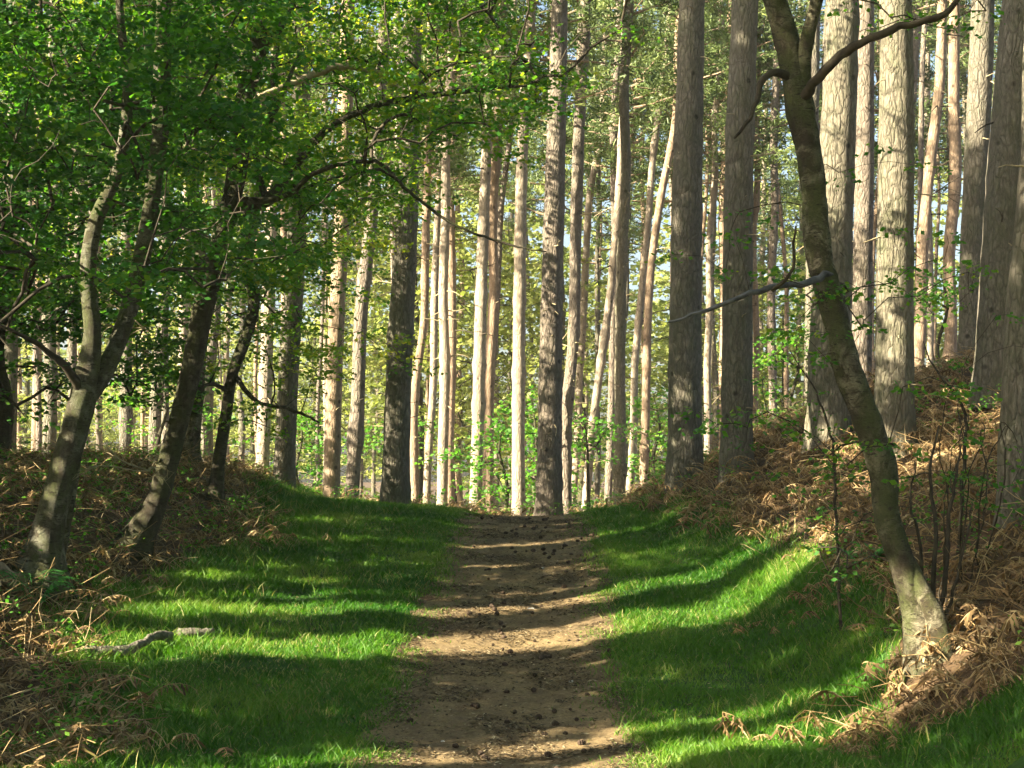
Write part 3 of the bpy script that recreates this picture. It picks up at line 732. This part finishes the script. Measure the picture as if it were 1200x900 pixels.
# ------------------------------------------------------------------ pines
def crown_proto(seed, h=8., rad=2.6, nb=25, tuftK=28):
    r = np.random.default_rng(seed); mb = MB(); T = []
    for k in range(nb):
        z = h*(.05+.93*k/nb); az = r.uniform(0, 2*np.pi); L = rad*(1-.6*(z/h)**1.7)*r.uniform(.45, 1.15)
        d = np.array([np.cos(az), np.sin(az), 0]); up = r.uniform(-.1, .45)
        p = [np.array([0, 0, z])]
        for j in range(1, 6): p.append(np.array([0, 0, z])+d*L*j/5+np.array([r.normal()*.1, r.normal()*.1, up*L*(j/5)**1.4]))
        tube(mb, p, np.linspace(.045, .012, 6), 4, cap=False, m=1)
        for j in range(7):
            q = p[2+int(r.integers(0, 4))]; T.append(q+r.normal(0, .32, 3)*[1, 1, .55])
    T = np.array(T); n = len(T); K = tuftK
    a0 = np.clip(.5+r.normal(0, .2, n), 0, 1)
    d = r.normal(0, 1, (n, K, 3)); d[..., 2] = np.abs(d[..., 2])*.8; d /= np.linalg.norm(d, axis=2)[..., None]
    C = T[:, None]+r.normal(0, .14, (n, K, 3)); L = r.uniform(.12, .26, (n, K, 1)); W = np.cross(d, r.normal(0, 1, (n, K, 3))); W /= np.linalg.norm(W, axis=2)[..., None]
    W *= .024
    V = np.stack([C-W*.5, C+d*L-W, C+d*L*1.1+W, C+W*.5], 2).reshape(-1, 3)
    N_ = n*K
    mb.add(V, np.arange(N_)[:, None]*4+np.arange(4)[None], np.repeat(np.clip(np.repeat(a0, K)+r.normal(0, .12, N_), 0, 1), 4), 0)
    return mb.mesh('crown', [M['needle'], M['pine_orange']], smooth=False)
CROWNS = [crown_proto(300+i) for i in range(5)]
def stubs(mb, p, r_, n, L0, seed, zlo=1.2, thick=.016):
    r = np.random.default_rng(seed)
    for k in range(n):
        i = int(r.integers(int(len(p)*.05), int(len(p)*(.55 if len(p) > 80 else .85)))); b = p[i]; az = r.uniform(0, 2*np.pi); L = L0*(r.uniform(.2, 1)**1.5 if r.random() < .55 else r.uniform(.12, .3))
        if b[2]-p[0][2] < zlo: continue
        pts = [b]; d = np.array([np.cos(az), np.sin(az), r.uniform(-.25, .35)])
        for j in range(4):
            d = d+np.array([r.normal()*.18, r.normal()*.18, r.normal()*.15-.03]); d /= np.linalg.norm(d); pts.append(pts[-1]+d*L/4)
        tube(mb, pts, np.linspace(thick, thick*.3, 5)*(.6+.8*r.random()), 4, m=1, cap=False)
        if L > .8:
            q = pts[2]; d2 = d+r.normal(0, .5, 3); tube(mb, [q, q+d2*L*.2, q+d2*L*.4+[0, 0, -.05]], [thick*.5, thick*.4, thick*.2], 3, m=1, cap=False)
npine = [0]
def pine(label, depth, pts, wb, wt, bark, group=None, H=None, nst=10, Ls=.9, crown_s=1., crown_drop=7.):
    npine[0] += 1; sd = npine[0]; r = np.random.default_rng(500+sd)
    bx = (pts[0][0]-600)/F*depth; base = np.array([bx, depth, float(ground(bx, depth))-.08])
    root = empty('pine_tree', base, label, 'tree', group)
    pp = [base]; rb = wb/2/F*depth; rt = wt/2/F*depth
    for px, v in pts[1:]: pp.append(P(px, v, depth))
    if H is None: H = r.uniform(17.5, 21.5)
    top = pp[-1]; d = (pp[-1]-pp[-2]); lean = d[:2]/max(d[2], .5)
    while top[2] < base[2]+H-1.5:
        stp = min(3.5, base[2]+H-top[2]); lean = lean*.7
        top = top+np.array([lean[0]*stp+r.normal()*.05, lean[1]*stp+r.normal()*.05, stp]); pp.append(top)
    pp = np.array(pp); z = pp[:, 2]-base[2]; zt = (HV/F*depth)+CZ-base[2]
    rad = np.where(z < zt, rb+(rt-rb)*z/zt, rt*np.clip(1-(z-zt)/(H-zt+.1)*.75, .2, 1))
    rad = np.interp(z, [0, zt, max(H, zt+2)], [rb, rt, rt*.3])
    if depth >= 43:
        zz = np.linspace(0, 1, 9)[1:]*(pp[-1][2]-pp[0][2])+pp[0][2]; L_ = [pp[0]]
        for q in zz: L_.append([np.interp(q, pp[:, 2], pp[:, 0])+r.normal()*.045*depth/50, np.interp(q, pp[:, 2], pp[:, 1])+r.normal()*.05, q])
        rad = np.interp([l[2] for l in L_], pp[:, 2], rad); pp = np.array(L_)
    p, r_ = resample(pp, rad, .2 if depth < 40 else .3)
    if depth < 43:
        for q in range(7):
            zq = r.uniform(.8, 11); r_ = r_*(1+r.uniform(.03, .09)*np.exp(-((p[:, 2]-p[0][2]-zq)/.12)**2))
        nst = nst*4
    if depth >= 43:
        for q in range(9):
            r_ = r_*(1+r.uniform(.08, .28)*np.exp(-((p[:, 2]-p[0][2]-r.uniform(1, 15))/.16)**2))
        nst = int(nst*2.6)+8; Ls = Ls*1.25
    mb = MB(); tube(mb, p, r_, 18 if depth < 40 else 10, lump=.045 if depth < 40 else .045, seed=sd, flare=.22 if depth < 40 else .2)
    stubs(mb, p, r_, nst, Ls, sd, thick=.016 if depth < 43 else .023)
    mb.build('trunk', [M[bark], M['deadwood'] if sd % 3 else M['twig']], root, origin=base)
    c = bpy.data.objects.new('crown', CROWNS[sd % 5]); link(c, root)
    t = p[-1]-base; c.location = (float(t[0]), float(t[1]), float(t[2])-crown_drop*crown_s); c.rotation_euler = (0, 0, r.uniform(0, 6.28))
    s = crown_s*r.uniform(.85, 1.15); c.scale = (s, s, crown_s)
    return root
# nearer pines
pine('thick grey straight pine on the right bank, left one of the two dark pines', 32, [(803, 555), (803, 400), (806, 200), (811, 0)], 42, 30, 'pine_grey')
pine('thick grey pine just right of the first dark pine, above the orange bracken', 30, [(863, 555), (864, 400), (866, 200), (873, 0)], 38, 31, 'pine_grey')
pine('thick pine with a bright sun patch, partly hidden behind the leaning birch', 28.5, [(970, 535), (972, 400), (980, 200), (987, 0)], 50, 38, 'pine_green')
pine('brown shaded pine squeezed between the two thick sunlit pines at the right', 36, [(1010, 500), (1010, 400), (1013, 200), (1014, 0)], 25, 20, 'pine_red')
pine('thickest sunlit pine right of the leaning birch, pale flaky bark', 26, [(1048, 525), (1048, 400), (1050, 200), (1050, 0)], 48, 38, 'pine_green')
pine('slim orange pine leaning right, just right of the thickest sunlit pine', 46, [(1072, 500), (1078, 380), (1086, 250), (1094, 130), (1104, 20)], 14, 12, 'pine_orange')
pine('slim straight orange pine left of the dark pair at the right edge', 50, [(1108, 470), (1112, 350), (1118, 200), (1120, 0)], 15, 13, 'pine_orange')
pine('dark pine in shade, left one of the close pair at the right edge', 34, [(1138, 460), (1140, 300), (1146, 150), (1152, 0)], 30, 27, 'pine_grey')
pine('big grey-brown pine rising at the right edge above the bracken bank', 27, [(1160, 450), (1168, 350), (1178, 180), (1193, 0)], 44, 36, 'pine_grey')
pine('rough dark trunk cut off by the right edge, low on the bank', 19, [(1192, 640), (1193, 500), (1200, 350), (1212, 200), (1216, 0)], 46, 30, 'pine_grey', nst=4)
pine('reddish brown pine standing at the right end of the crest beside the track', 37, [(643, 600), (645, 450), (648, 300), (652, 150), (656, 0)], 31, 19, 'pine_red')
pine('stout blue-grey shaded pine at the left side of the track crest', 34.5, [(463, 585), (467, 450), (473, 330), (478, 200), (484, 0)], 33, 22, 'pine_grey')
pine('bluish grey pine in shade on the left verge, right of the slender wavy trunk', 36, [(332, 575), (338, 440), (346, 310), (352, 150), (356, 0)], 25, 20, 'pine_grey')
pine('pink-lit pine behind the left verge, straight and left of a leaning one', 40, [(388, 575), (392, 430), (399, 290), (404, 150), (408, 0)], 20, 16, 'pine_orange')
pine('pine leaning right between the pink-lit pine and the stout shaded pine', 43, [(411, 578), (418, 460), (430, 340), (441, 210), (450, 60)], 17, 14, 'pine_red')
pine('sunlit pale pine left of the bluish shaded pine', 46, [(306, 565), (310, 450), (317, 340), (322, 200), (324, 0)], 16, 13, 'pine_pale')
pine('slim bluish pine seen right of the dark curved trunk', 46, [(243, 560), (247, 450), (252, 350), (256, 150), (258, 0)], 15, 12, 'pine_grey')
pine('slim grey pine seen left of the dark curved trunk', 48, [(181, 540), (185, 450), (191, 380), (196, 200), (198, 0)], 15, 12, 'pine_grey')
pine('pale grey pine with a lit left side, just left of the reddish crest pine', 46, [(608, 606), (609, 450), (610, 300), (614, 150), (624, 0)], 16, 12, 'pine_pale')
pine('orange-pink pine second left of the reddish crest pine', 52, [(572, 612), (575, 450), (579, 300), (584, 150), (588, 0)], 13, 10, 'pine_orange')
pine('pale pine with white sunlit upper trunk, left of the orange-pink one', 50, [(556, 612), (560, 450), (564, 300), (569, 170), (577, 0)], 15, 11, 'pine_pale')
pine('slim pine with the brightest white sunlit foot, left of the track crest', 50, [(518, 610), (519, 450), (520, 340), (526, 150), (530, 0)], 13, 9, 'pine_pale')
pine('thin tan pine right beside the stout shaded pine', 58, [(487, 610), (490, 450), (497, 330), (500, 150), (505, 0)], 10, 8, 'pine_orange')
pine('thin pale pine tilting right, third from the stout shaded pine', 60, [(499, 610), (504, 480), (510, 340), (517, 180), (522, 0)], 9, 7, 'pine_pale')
pine('straight greenish pine in the group right of the reddish crest pine', 52, [(726, 612), (727, 450), (730, 250), (734, 100), (738, 0)], 13, 11, 'pine_green', nst=14)
pine('red-brown thin pine touching the straight greenish one on its left', 64, [(712, 615), (717, 450), (720, 250), (722, 100), (724, 0)], 9, 8, 'pine_red')
pine('pale pine leaning strongly right, foot just right of the reddish crest pine', 58, [(685, 615), (695, 490), (708, 380), (718, 310), (728, 200), (736, 60)], 10, 8, 'pine_pale')
pine('reddish pine with dark knots rising right behind the crest pine', 47, [(664, 612), (668, 450), (674, 300), (679, 150), (686, 0)], 13, 14, 'pine_red')
pine('slim pine with white crook, tilting right beyond the crest', 72, [(668, 615), (678, 470), (687, 290), (694, 210), (706, 120), (712, 0)], 9, 7, 'pine_pale')
pine('slim cream pine sloping right, next after the straight greenish one', 62, [(736, 612), (743, 480), (752, 350), (762, 220), (776, 110), (786, 0)], 9, 7, 'pine_pale')
pine('slim orange pine curving right, left neighbour of the first dark pine', 58, [(753, 612), (757, 450), (763, 300), (778, 200), (790, 140), (793, 0)], 10, 8, 'pine_orange')
pine('thin pale pine seen in the gap between the two dark pines', 66, [(829, 600), (829, 400), (833, 240), (839, 110), (846, 0)], 9, 7, 'pine_pale')
pine('thin dark pine midway between the second dark pine and the leaning birch', 66, [(905, 600), (905, 400), (907, 250), (909, 100), (911, 0)], 10, 8, 'pine_red')
pine('slim orange pine hugging the second dark pine on its right', 68, [(885, 600), (885, 400), (886, 200), (890, 0)], 8, 7, 'pine_orange')
pine('grey pine half behind the left side of the leaning birch', 44, [(949, 540), (950, 450), (952, 300), (954, 150), (956, 0)], 15, 13, 'pine_grey')
# dark stand at the far left
for q, (px, dp, wd, lb) in enumerate([(12, 40, 20, 'dim pine trunk nearest the left edge of the view, in deep shade'), (58, 44, 16, 'dim pine trunk in shade, left of the forked birch stem'),
        (88, 52, 13, 'thin shaded pine trunk just behind the forked birch'), (148, 50, 15, 'shaded pine trunk behind the gap right of the forked birch'), (215, 55, 12, 'slim pine trunk lit low down, left neighbour of the dark curved tree')]):
    pine(lb, dp, [(px-3, 560), (px, 400), (px+4, 200), (px+6, 0)], wd, wd*.8, 'pine_grey' if q != 4 else 'pine_pale')
# far stand: slender pines too far away to tell apart
def far_pines():
    r = np.random.default_rng(77); protos = []
    xs = np.linspace(-60, 1260, 104)+r.normal(0, 12, 104)
    for k, px in enumerate(xs):
        dp = r.uniform(62, 112)
        if k < 8:
            w_ = r.uniform(5.5, 11)*70/dp; ln = r.normal(0, 10)
            o = pine('slender sunlit pine of the distant stand beyond the crest', dp, [(px, 600), (px+ln*.3, 400), (px+ln, 200), (px+ln*1.6, 0)], w_, w_*.75,
                     ['pine_orange', 'pine_red', 'pine_pale', 'pine_grey', 'pine_orange', 'pine_red', 'pine_green', 'pine_orange'][k], 'slender far pines beyond the crest', nst=16, Ls=1.4, crown_s=1.15, H=r.uniform(17, 22))
            protos.append(o)
        else:
            src = protos[k % 8]; x = (px-600)/F*dp
            c = src.copy(); COL.objects.link(c); c.location = (x, dp, float(ground(x, dp))-.1); c.rotation_euler = (0, 0, r.uniform(0, 6.28))
            s = r.uniform(.8, 1.25); c.scale = (s, s, r.uniform(.85, 1.15))
            for ch in src.children:
                d = ch.copy(); COL.objects.link(d); d.parent = c
far_pines()

# ------------------------------------------------------------------ background broadleaf trees, shrubs and the far wood
def bush_proto(seed, h, rad, nc, K, ls, leaf, trunkh=1.5, name=None):
    r = np.random.default_rng(seed)
    a = r.normal(0, 1, (nc, 3)); a /= np.linalg.norm(a, axis=1)[:, None]; a *= r.random((nc, 1))**.4
    lob = 1+.35*np.sin(3*np.arctan2(a[:, 1], a[:, 0])+seed)+.2*r.normal(0, 1, nc)
    att = np.stack([a[:, 0]*rad*lob, a[:, 1]*rad*lob, trunkh+(h-trunkh)*(.5+.5*a[:, 2])], -1)
    keep = fbm(att[:, 0]*.8+9, att[:, 2]*.8+att[:, 1]*.5, seed) > .42; att = att[keep]
    st = resample([(0, 0, 0), (.1, .05, h*.3), (-.1, 0, h*.6), (0, .1, h*.85)], [.02*h, .016*h, .011*h, .003*h], .4)
    mb = MB(); tube(mb, st[0], st[1], 8, lump=.1, flare=.3)
    dirs = grow([st], att, step=.6, seed=seed, rt=.006, maxr=.05, mb=mb, m=0)
    wood = mb.mesh('trunk', [M['dark_bark']])
    cr = MB(); leafcloud(cr, att, dirs, K, .9, ls, np.clip(r.normal(.5, .2, len(att)), 0, 1), flat=.9, asp=.8, rs=r)
    return wood, cr.mesh('crown', [M[leaf]], smooth=False)
def plant(protos, k, x, y, s, name, label, cat, group, rz):
    z = float(ground(x, y))-.05; root = empty(name, (x, y, z), label, cat, group)
    wood, cr = protos[k % len(protos)]
    for nm, me in (('trunk', wood), ('crown', cr)):
        o = bpy.data.objects.new(nm, me); link(o, root)
    root.rotation_euler = (0, 0, rz); root.scale = (s, s, s); return root
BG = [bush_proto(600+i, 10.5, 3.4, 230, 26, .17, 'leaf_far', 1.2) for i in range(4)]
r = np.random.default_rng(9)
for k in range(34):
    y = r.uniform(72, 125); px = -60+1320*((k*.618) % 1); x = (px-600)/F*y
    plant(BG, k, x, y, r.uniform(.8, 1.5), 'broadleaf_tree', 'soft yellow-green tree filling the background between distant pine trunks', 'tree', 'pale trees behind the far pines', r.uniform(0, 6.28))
SH = [bush_proto(650+i, 2.6, 1.0, 90, 22, .09, 'leaf_shrub', .2) for i in range(3)]
for k, (px, y, s, lb) in enumerate([(590, 48, 1.3, 'fresh green shrub behind the crest, between the pale pines left of centre'), (690, 50, 1.3, 'fresh green shrub behind the foot of the reddish crest pine'),
        (630, 56, 1.8, 'taller light green shrub behind the crest in the middle'), (350, 46, 1.0, 'low green shrub on the left verge behind the bluish pine'),
        (465, 60, 1.5, 'yellow-green bush low behind the stout shaded pine'), (930, 44, 1.2, 'green shrub behind bracken, left of the leaning birch'), (770, 60, 1.6, 'pale bush behind the first dark pine'),
        (1105, 40, 1.2, 'green bush behind the bracken crest between the right-hand pines'), (190, 42, 1.2, 'dim green bush behind the left bank bracken')]):
    plant(SH, k, (px-600)/F*y, y, s, 'shrub', lb, 'shrub', None, r.uniform(0, 6.28))
def far_wood():
    r = np.random.default_rng(21); mb = MB(); n = 3600
    y = r.uniform(135, 165, n); px = r.uniform(-120, 1320, n); x = (px-600)/F*y; z = CZ-3+r.random(n)**.9*34
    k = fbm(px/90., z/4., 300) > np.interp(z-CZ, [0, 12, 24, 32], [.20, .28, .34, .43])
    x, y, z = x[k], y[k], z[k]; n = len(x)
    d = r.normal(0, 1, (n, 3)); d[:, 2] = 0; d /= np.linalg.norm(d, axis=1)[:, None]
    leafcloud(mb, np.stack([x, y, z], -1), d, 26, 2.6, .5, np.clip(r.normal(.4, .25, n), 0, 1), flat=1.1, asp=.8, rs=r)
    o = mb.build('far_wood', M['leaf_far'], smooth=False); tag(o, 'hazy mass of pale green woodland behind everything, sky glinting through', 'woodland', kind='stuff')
far_wood()

# ------------------------------------------------------------------ unseen beeches added on the sun side, crowns pruned to cast the shade strips
def sun_side():
    r = np.random.default_rng(31)
    ys = [7, 10.5, 14, 17.5, 21, 24.5, 28, 31.5, 36]
    names = ['nearest', 'second', 'third', 'fourth', 'fifth', 'sixth', 'seventh', 'eighth', 'farthest']
    for k, y0 in enumerate(ys):
        x0 = -13.2-.5*(k % 2)-max(0, (y0-30))*.25; n = 24000
        h = 18.5
        th = r.uniform(0, 2*np.pi, n); rr = np.sqrt(r.random(n)); zz = .3+r.random(n)*h
        R_ = 2.35*(1-.25*(zz/h)**2)
        pos = np.stack([x0+R_*1.15*rr*np.cos(th), y0-.0+R_*1.25*rr*np.sin(th), zz+float(ground(x0, y0))], -1)
        base = np.array([x0, y0, float(ground(x0, y0))-.05])
        root = empty('shade_beech', base, '%s beech in the added shading row on the sunward side, outside the view' % names[k], 'tree', 'shade beeches added left of the view')
        sx = x0
        # trunk stands where it does not cross a lit strip
        st = resample([(x0, y0, base[2]), (x0+.1, y0+.05, base[2]+5), (x0, y0, base[2]+11), (x0, y0, base[2]+17)], [.2, .16, .1, .03], .6)
        mb = MB(); tube(mb, st[0], st[1], 10, lump=.05, flare=.5); mb.build('trunk', M['dark_bark'], root, origin=base)
        cr = MB(); d = r.normal(0, 1, (len(pos), 3)); d[:, 2] = 0; d /= np.linalg.norm(d, axis=1)[:, None]
        leafcloud(cr, pos, d, 1, .1, .24, np.clip(r.normal(.35, .2, len(pos)), 0, 1), flat=.9, asp=.8, rs=r, keep=wanted)
        cr.build('crown', M['leaf'], root, origin=base, smooth=False)
sun_side()

def haze():
    mb = MB(); x0, x1, y0, y1, z0, z1 = -140, 140, -30, 260, -8, 46
    v = [(x, y, z) for z in (z0, z1) for x, y in ((x0, y0), (x1, y0), (x1, y1), (x0, y1))]
    mb.add(v, [[3, 2, 1, 0], [4, 5, 6, 7], [0, 1, 5, 4], [1, 2, 6, 5], [2, 3, 7, 6], [3, 0, 4, 7]])
    m = bpy.data.materials.new('thin_haze'); m.use_nodes = True; n = m.node_tree; n.nodes.clear()
    out = N(n, 'ShaderNodeOutputMaterial'); pv = N(n, 'ShaderNodeVolumePrincipled')
    pv.inputs['Color'].default_value = (.93, .95, .88, 1); pv.inputs['Density'].default_value = HAZE; pv.inputs['Anisotropy'].default_value = 0
    n.links.new(pv.outputs[0], out.inputs['Volume'])
    o = mb.build('haze', m, smooth=False); tag(o, 'thin pale sunlit haze between the far pines', 'haze', kind='stuff')
HAZE = .0003
if HAZE: haze()
def around():  # unseen beeches added to block sky light from behind and from the right
    r = np.random.default_rng(55)
    spots = [(-7, -3, 'behind the camera on the left of the track'), (-3.4, -9, 'farther behind the camera, left verge'), (4.2, -5, 'behind the camera on the right verge'), (9.5, -1, 'behind the camera on the right bank'),
             (7.4, 5.5, 'beside the camera, right bank'), (9.6, 11, 'right bank just outside the view'), (10.8, 17, 'right bank outside the view, beyond the first'), (13.5, 24, 'right bank outside the view, farthest of them'), (.8, -15, 'over the track well behind the camera'), (12.5, 6.5, 'on top of the right bank beside the camera')]
    for k, (x0, y0, lb) in enumerate(spots):
        base = np.array([x0, y0, float(ground(x0, y0))-.05]); root = empty('shade_beech', base, 'unseen beech added for shade, '+lb, 'tree', 'shade beeches added around the camera')
        st = resample([base, base+[.1, .05, 5], base+[-.1, 0, 11], base+[0, 0, 17]], [.24, .19, .12, .03], .6)
        mb = MB(); tube(mb, st[0], st[1], 10, lump=.05, flare=.4); mb.build('trunk', M['dark_bark'], root, origin=base)
        n = 9000; a = r.normal(0, 1, (n, 3)); a /= np.linalg.norm(a, axis=1)[:, None]; a *= r.random((n, 1))**.4
        pos = base+[0, 0, 10.5]+a*[3.9, 3.9, 6.8]; pos = pos[fbm(pos[:, 0]*.6, pos[:, 2]*.6+pos[:, 1]*.4, k) > .38]
        # keep the view itself clear
        vz = (pos[:, 2]-CZ)/np.maximum(pos[:, 1], .1); vx = np.abs(pos[:, 0])/np.maximum(pos[:, 1], .1)
        pos = pos[~((pos[:, 1] > 0) & (vz < .32) & (vx < .36))]
        cr = MB(); d = r.normal(0, 1, (len(pos), 3)); d[:, 2] = 0; d /= np.linalg.norm(d, axis=1)[:, None]
        leafcloud(cr, pos, d, 1, .1, .3, np.clip(r.normal(.35, .2, len(pos)), 0, 1), flat=.8, asp=.8, rs=r, keep=wanted if x0 < -5 else None)
        cr.build('crown', M['leaf'], root, origin=base, smooth=False)
around()

# ------------------------------------------------------------------ small things
def log(label, pts, name='fallen_log', bark='pine_grey', sides=10):
    P_ = []; rad = []
    for px, v, y, w_, up in pts:
        x = (px-600)/F*y; P_.append([x, y, float(ground(x, y))+up]); rad.append(w_*.38/F*y)
    p, r_ = resample(P_, rad, .05); p[1:-1] += rng.normal(0, .006, (len(p)-2, 3)); mb = MB(); tube(mb, p, r_, sides, lump=.32, seed=3)
    # cut start
    k = mb.n; mb.add([p[0]], np.zeros((0, 3), int)); mb.f.append(np.array([[k-0, (q+1) % sides, q] for q in range(sides)])); mb.m.append(0)
    o = mb.build(name, M[bark], origin=P_[0]); o.location = P_[0]; tag(o, label, 'log'); return o
log('crooked grey fallen branch lying in the left grass', [(100, 738, 18.4, 13, .09), (125, 730, 18.5, 16, .11), (150, 724, 18.6, 14, .12), (168, 712, 18.8, 13, .15), (184, 702, 19, 13, .16), (200, 694, 19.2, 15, .14)])
log('short grey log piece lying right of the crooked fallen branch', [(208, 704, 19.8, 10, .10), (228, 702, 19.8, 13, .12), (250, 700, 19.9, 13, .11)])
log('orange-brown rotten log end at the left edge by the birch foot', [(-14, 680, 20.2, 34, .12), (10, 672, 20.3, 30, .12), (26, 668, 20.5, 22, .08)], bark='pine_orange')
def dead_branch(label, x, y, z, L, seed, n=18):
    r = np.random.default_rng(seed); b = np.array([x, y, z]); mb = MB()
    def rec(p, d, L, rad, dep):
        pts = [p]
        for j in range(5):
            d = d+r.normal(0, .22, 3); d /= np.linalg.norm(d); pts.append(pts[-1]+d*L/5)
        tube(mb, pts, np.linspace(rad, rad*.45, 6), 4, cap=False)
        if dep:
            for q in range(4):
                rec(pts[1+int(r.integers(1, 5))], d*.7+r.normal(0, .6, 3)*[1, .6, .7], L*r.uniform(.4, .7), rad*.55, dep-1)
    for q in range(3): rec(b, np.array([-1+.5*r.normal(), .3*r.normal(), .1+.35*r.normal()]), L*r.uniform(.7, 1), .011, 2)
    o = mb.build('dead_branch', M['deadwood'], origin=b); o.location = b; tag(o, label, 'branch')
xq = (175-600)/F*21.5
dead_branch('pale straw-coloured dead branch spray between the forked birch and the curved tree', xq, 21.5, CZ+(HV-552)/F*21.5, .95, 4)
dead_branch('thin pale dead twigs low in the left foliage, above the curved trunk', (170-600)/F*23, 23, CZ+(HV-385)/F*23, .7, 9)
# green fern at the left edge
def fern(label, px, y, v0, n, s, seed):
    r = np.random.default_rng(seed); x = (px-600)/F*y; b = np.array([x, y, float(ground(x, y))]); mb = MB()
    for q in range(n):
        az = r.uniform(0, 2*np.pi); L = s*r.uniform(.7, 1.1); lift = v0
        d = np.array([np.cos(az), np.sin(az), 0]); pr = np.array([-d[1], d[0], 0]); m_ = 14
        t = np.linspace(0, 1, m_); C = b+d*(L*t)[:, None]*.9+np.array([0, 0, 1])*(lift*L*(t*1.6-1.35*t*t))[:, None]
        tube(mb, C, .004*(1-t)+.001, 3, a=.3, cap=False)
        for i in range(2, m_):
            w_ = L*.26*np.sin(np.pi*(t[i]*.85+.12))*(1-t[i]*.3)
            for sg in (-1, 1):
                tip = C[i]+pr*sg*w_+d*w_*.35-np.array([0, 0, .25*w_]); e = d*.016
                mid = (C[i]+tip)/2
                mb.add([C[i]-e*.5, mid-e*1.1, tip, mid+e*1.1, C[i]+e*.5], np.array([[0, 1, 2], [0, 2, 3], [0, 3, 4]]), .2+.7*r.random())
    o = mb.build('fern', M['fern'], origin=b, smooth=False); o.location = b; tag(o, label, 'fern')
fern('small bright green fern at the left edge before the forked birch foot', 40, 20, 1.4, 9, .75, 3)
fern('low green fern at the foot of the right-hand bank pines', 1010, 20.5, 1.2, 8, .5, 4)
# white stones on the track
def stone(label, px, v, y, s, seed):
    r = np.random.default_rng(seed); x = (px-600)/F*y; b = np.array([x, y, float(ground(x, y))+.02]); mb = MB(); nu, nv = 9, 6; V = []
    for j in range(nv+1):
        for i in range(nu):
            a = i/nu*2*np.pi; c = j/nv*np.pi; q = s*(1+.25*r.normal()*(0 < j < nv))
            V.append(b+[q*np.sin(c)*np.cos(a)*1.3, q*np.sin(c)*np.sin(a), q*np.cos(c)*.65])
    f = [[j*nu+i, j*nu+(i+1) % nu, (j+1)*nu+(i+1) % nu, (j+1)*nu+i] for j in range(nv) for i in range(nu)]
    mb.add(V, f); o = mb.build('stone', M['stone'], origin=b, smooth=False); o.location = b; tag(o, label, 'stone')
stone('largest white stone on the track, in the sunlit strip halfway up', 623, 716, 22.9, .04, 1)
stone('white stone nearer the crest on the shaded track', 635, 668, 26, .028, 2)
stone('small white pebble in the near shaded part of the track, right of centre', 669, 803, 18.7, .02, 3)
stone('small white pebble near the bottom of the track, left of centre', 519, 873, 16.1, .02, 4)
# pine cones
def cone_mesh():
    mb = MB(); n, sd = 9, 10; L = .055; V = []
    z = np.linspace(0, 1, n)
    for i, t in enumerate(z):
        rr = .021*np.sin(np.pi*min(1, t*.8+.18))*(1 if i % 2 else .72)+.002
        for q in range(sd):
            a = (q+.5*(i % 2))/sd*2*np.pi; V.append([rr*np.cos(a), t*L-L/2, rr*np.sin(a)+.018])
    f = [[i*sd+q, i*sd+(q+1) % sd, (i+1)*sd+(q+1) % sd, (i+1)*sd+q] for i in range(n-1) for q in range(sd)]
    mb.add(V, f); V2 = len(V); mb.add([[0, -L/2-.003, .018], [0, L/2+.003, .018]], np.zeros((0, 3), int))
    mb.f.append(np.array([[V2, (q+1) % sd, q] for q in range(sd)]+[[V2+1, (n-1)*sd+q, (n-1)*sd+(q+1) % sd] for q in range(sd)])); mb.m.append(0)
    return mb.mesh('pine_cone', [M['cone']], smooth=False)
cm = cone_mesh(); r = np.random.default_rng(44); first = None; cnt = 0
while cnt < 120:
    y = r.uniform(14.8, 33); x = path_c(y)+np.clip(r.normal(.28, .5), -1.15, 1.2)
    if fbm(np.array([x*1.3]), np.array([y*.8]), 123)[0] < .47 and r.random() < .8: continue
    if first is None: o = bpy.data.objects.new('pine_cone', cm); first = o
    else: o = first.copy()
    COL.objects.link(o); o.location = (float(x), float(y), float(ground(x, y))+.018); o.rotation_euler = (0, 0, r.uniform(0, 6.28)); s = r.uniform(.7, 1.6); o.scale = (s, s, s)
    tag(o, 'small dark fallen pine cone lying on the earth track', 'pine cone', 'pine cones scattered on the track'); cnt += 1
print('verts', sum(len(m.vertices) for m in bpy.data.meshes))
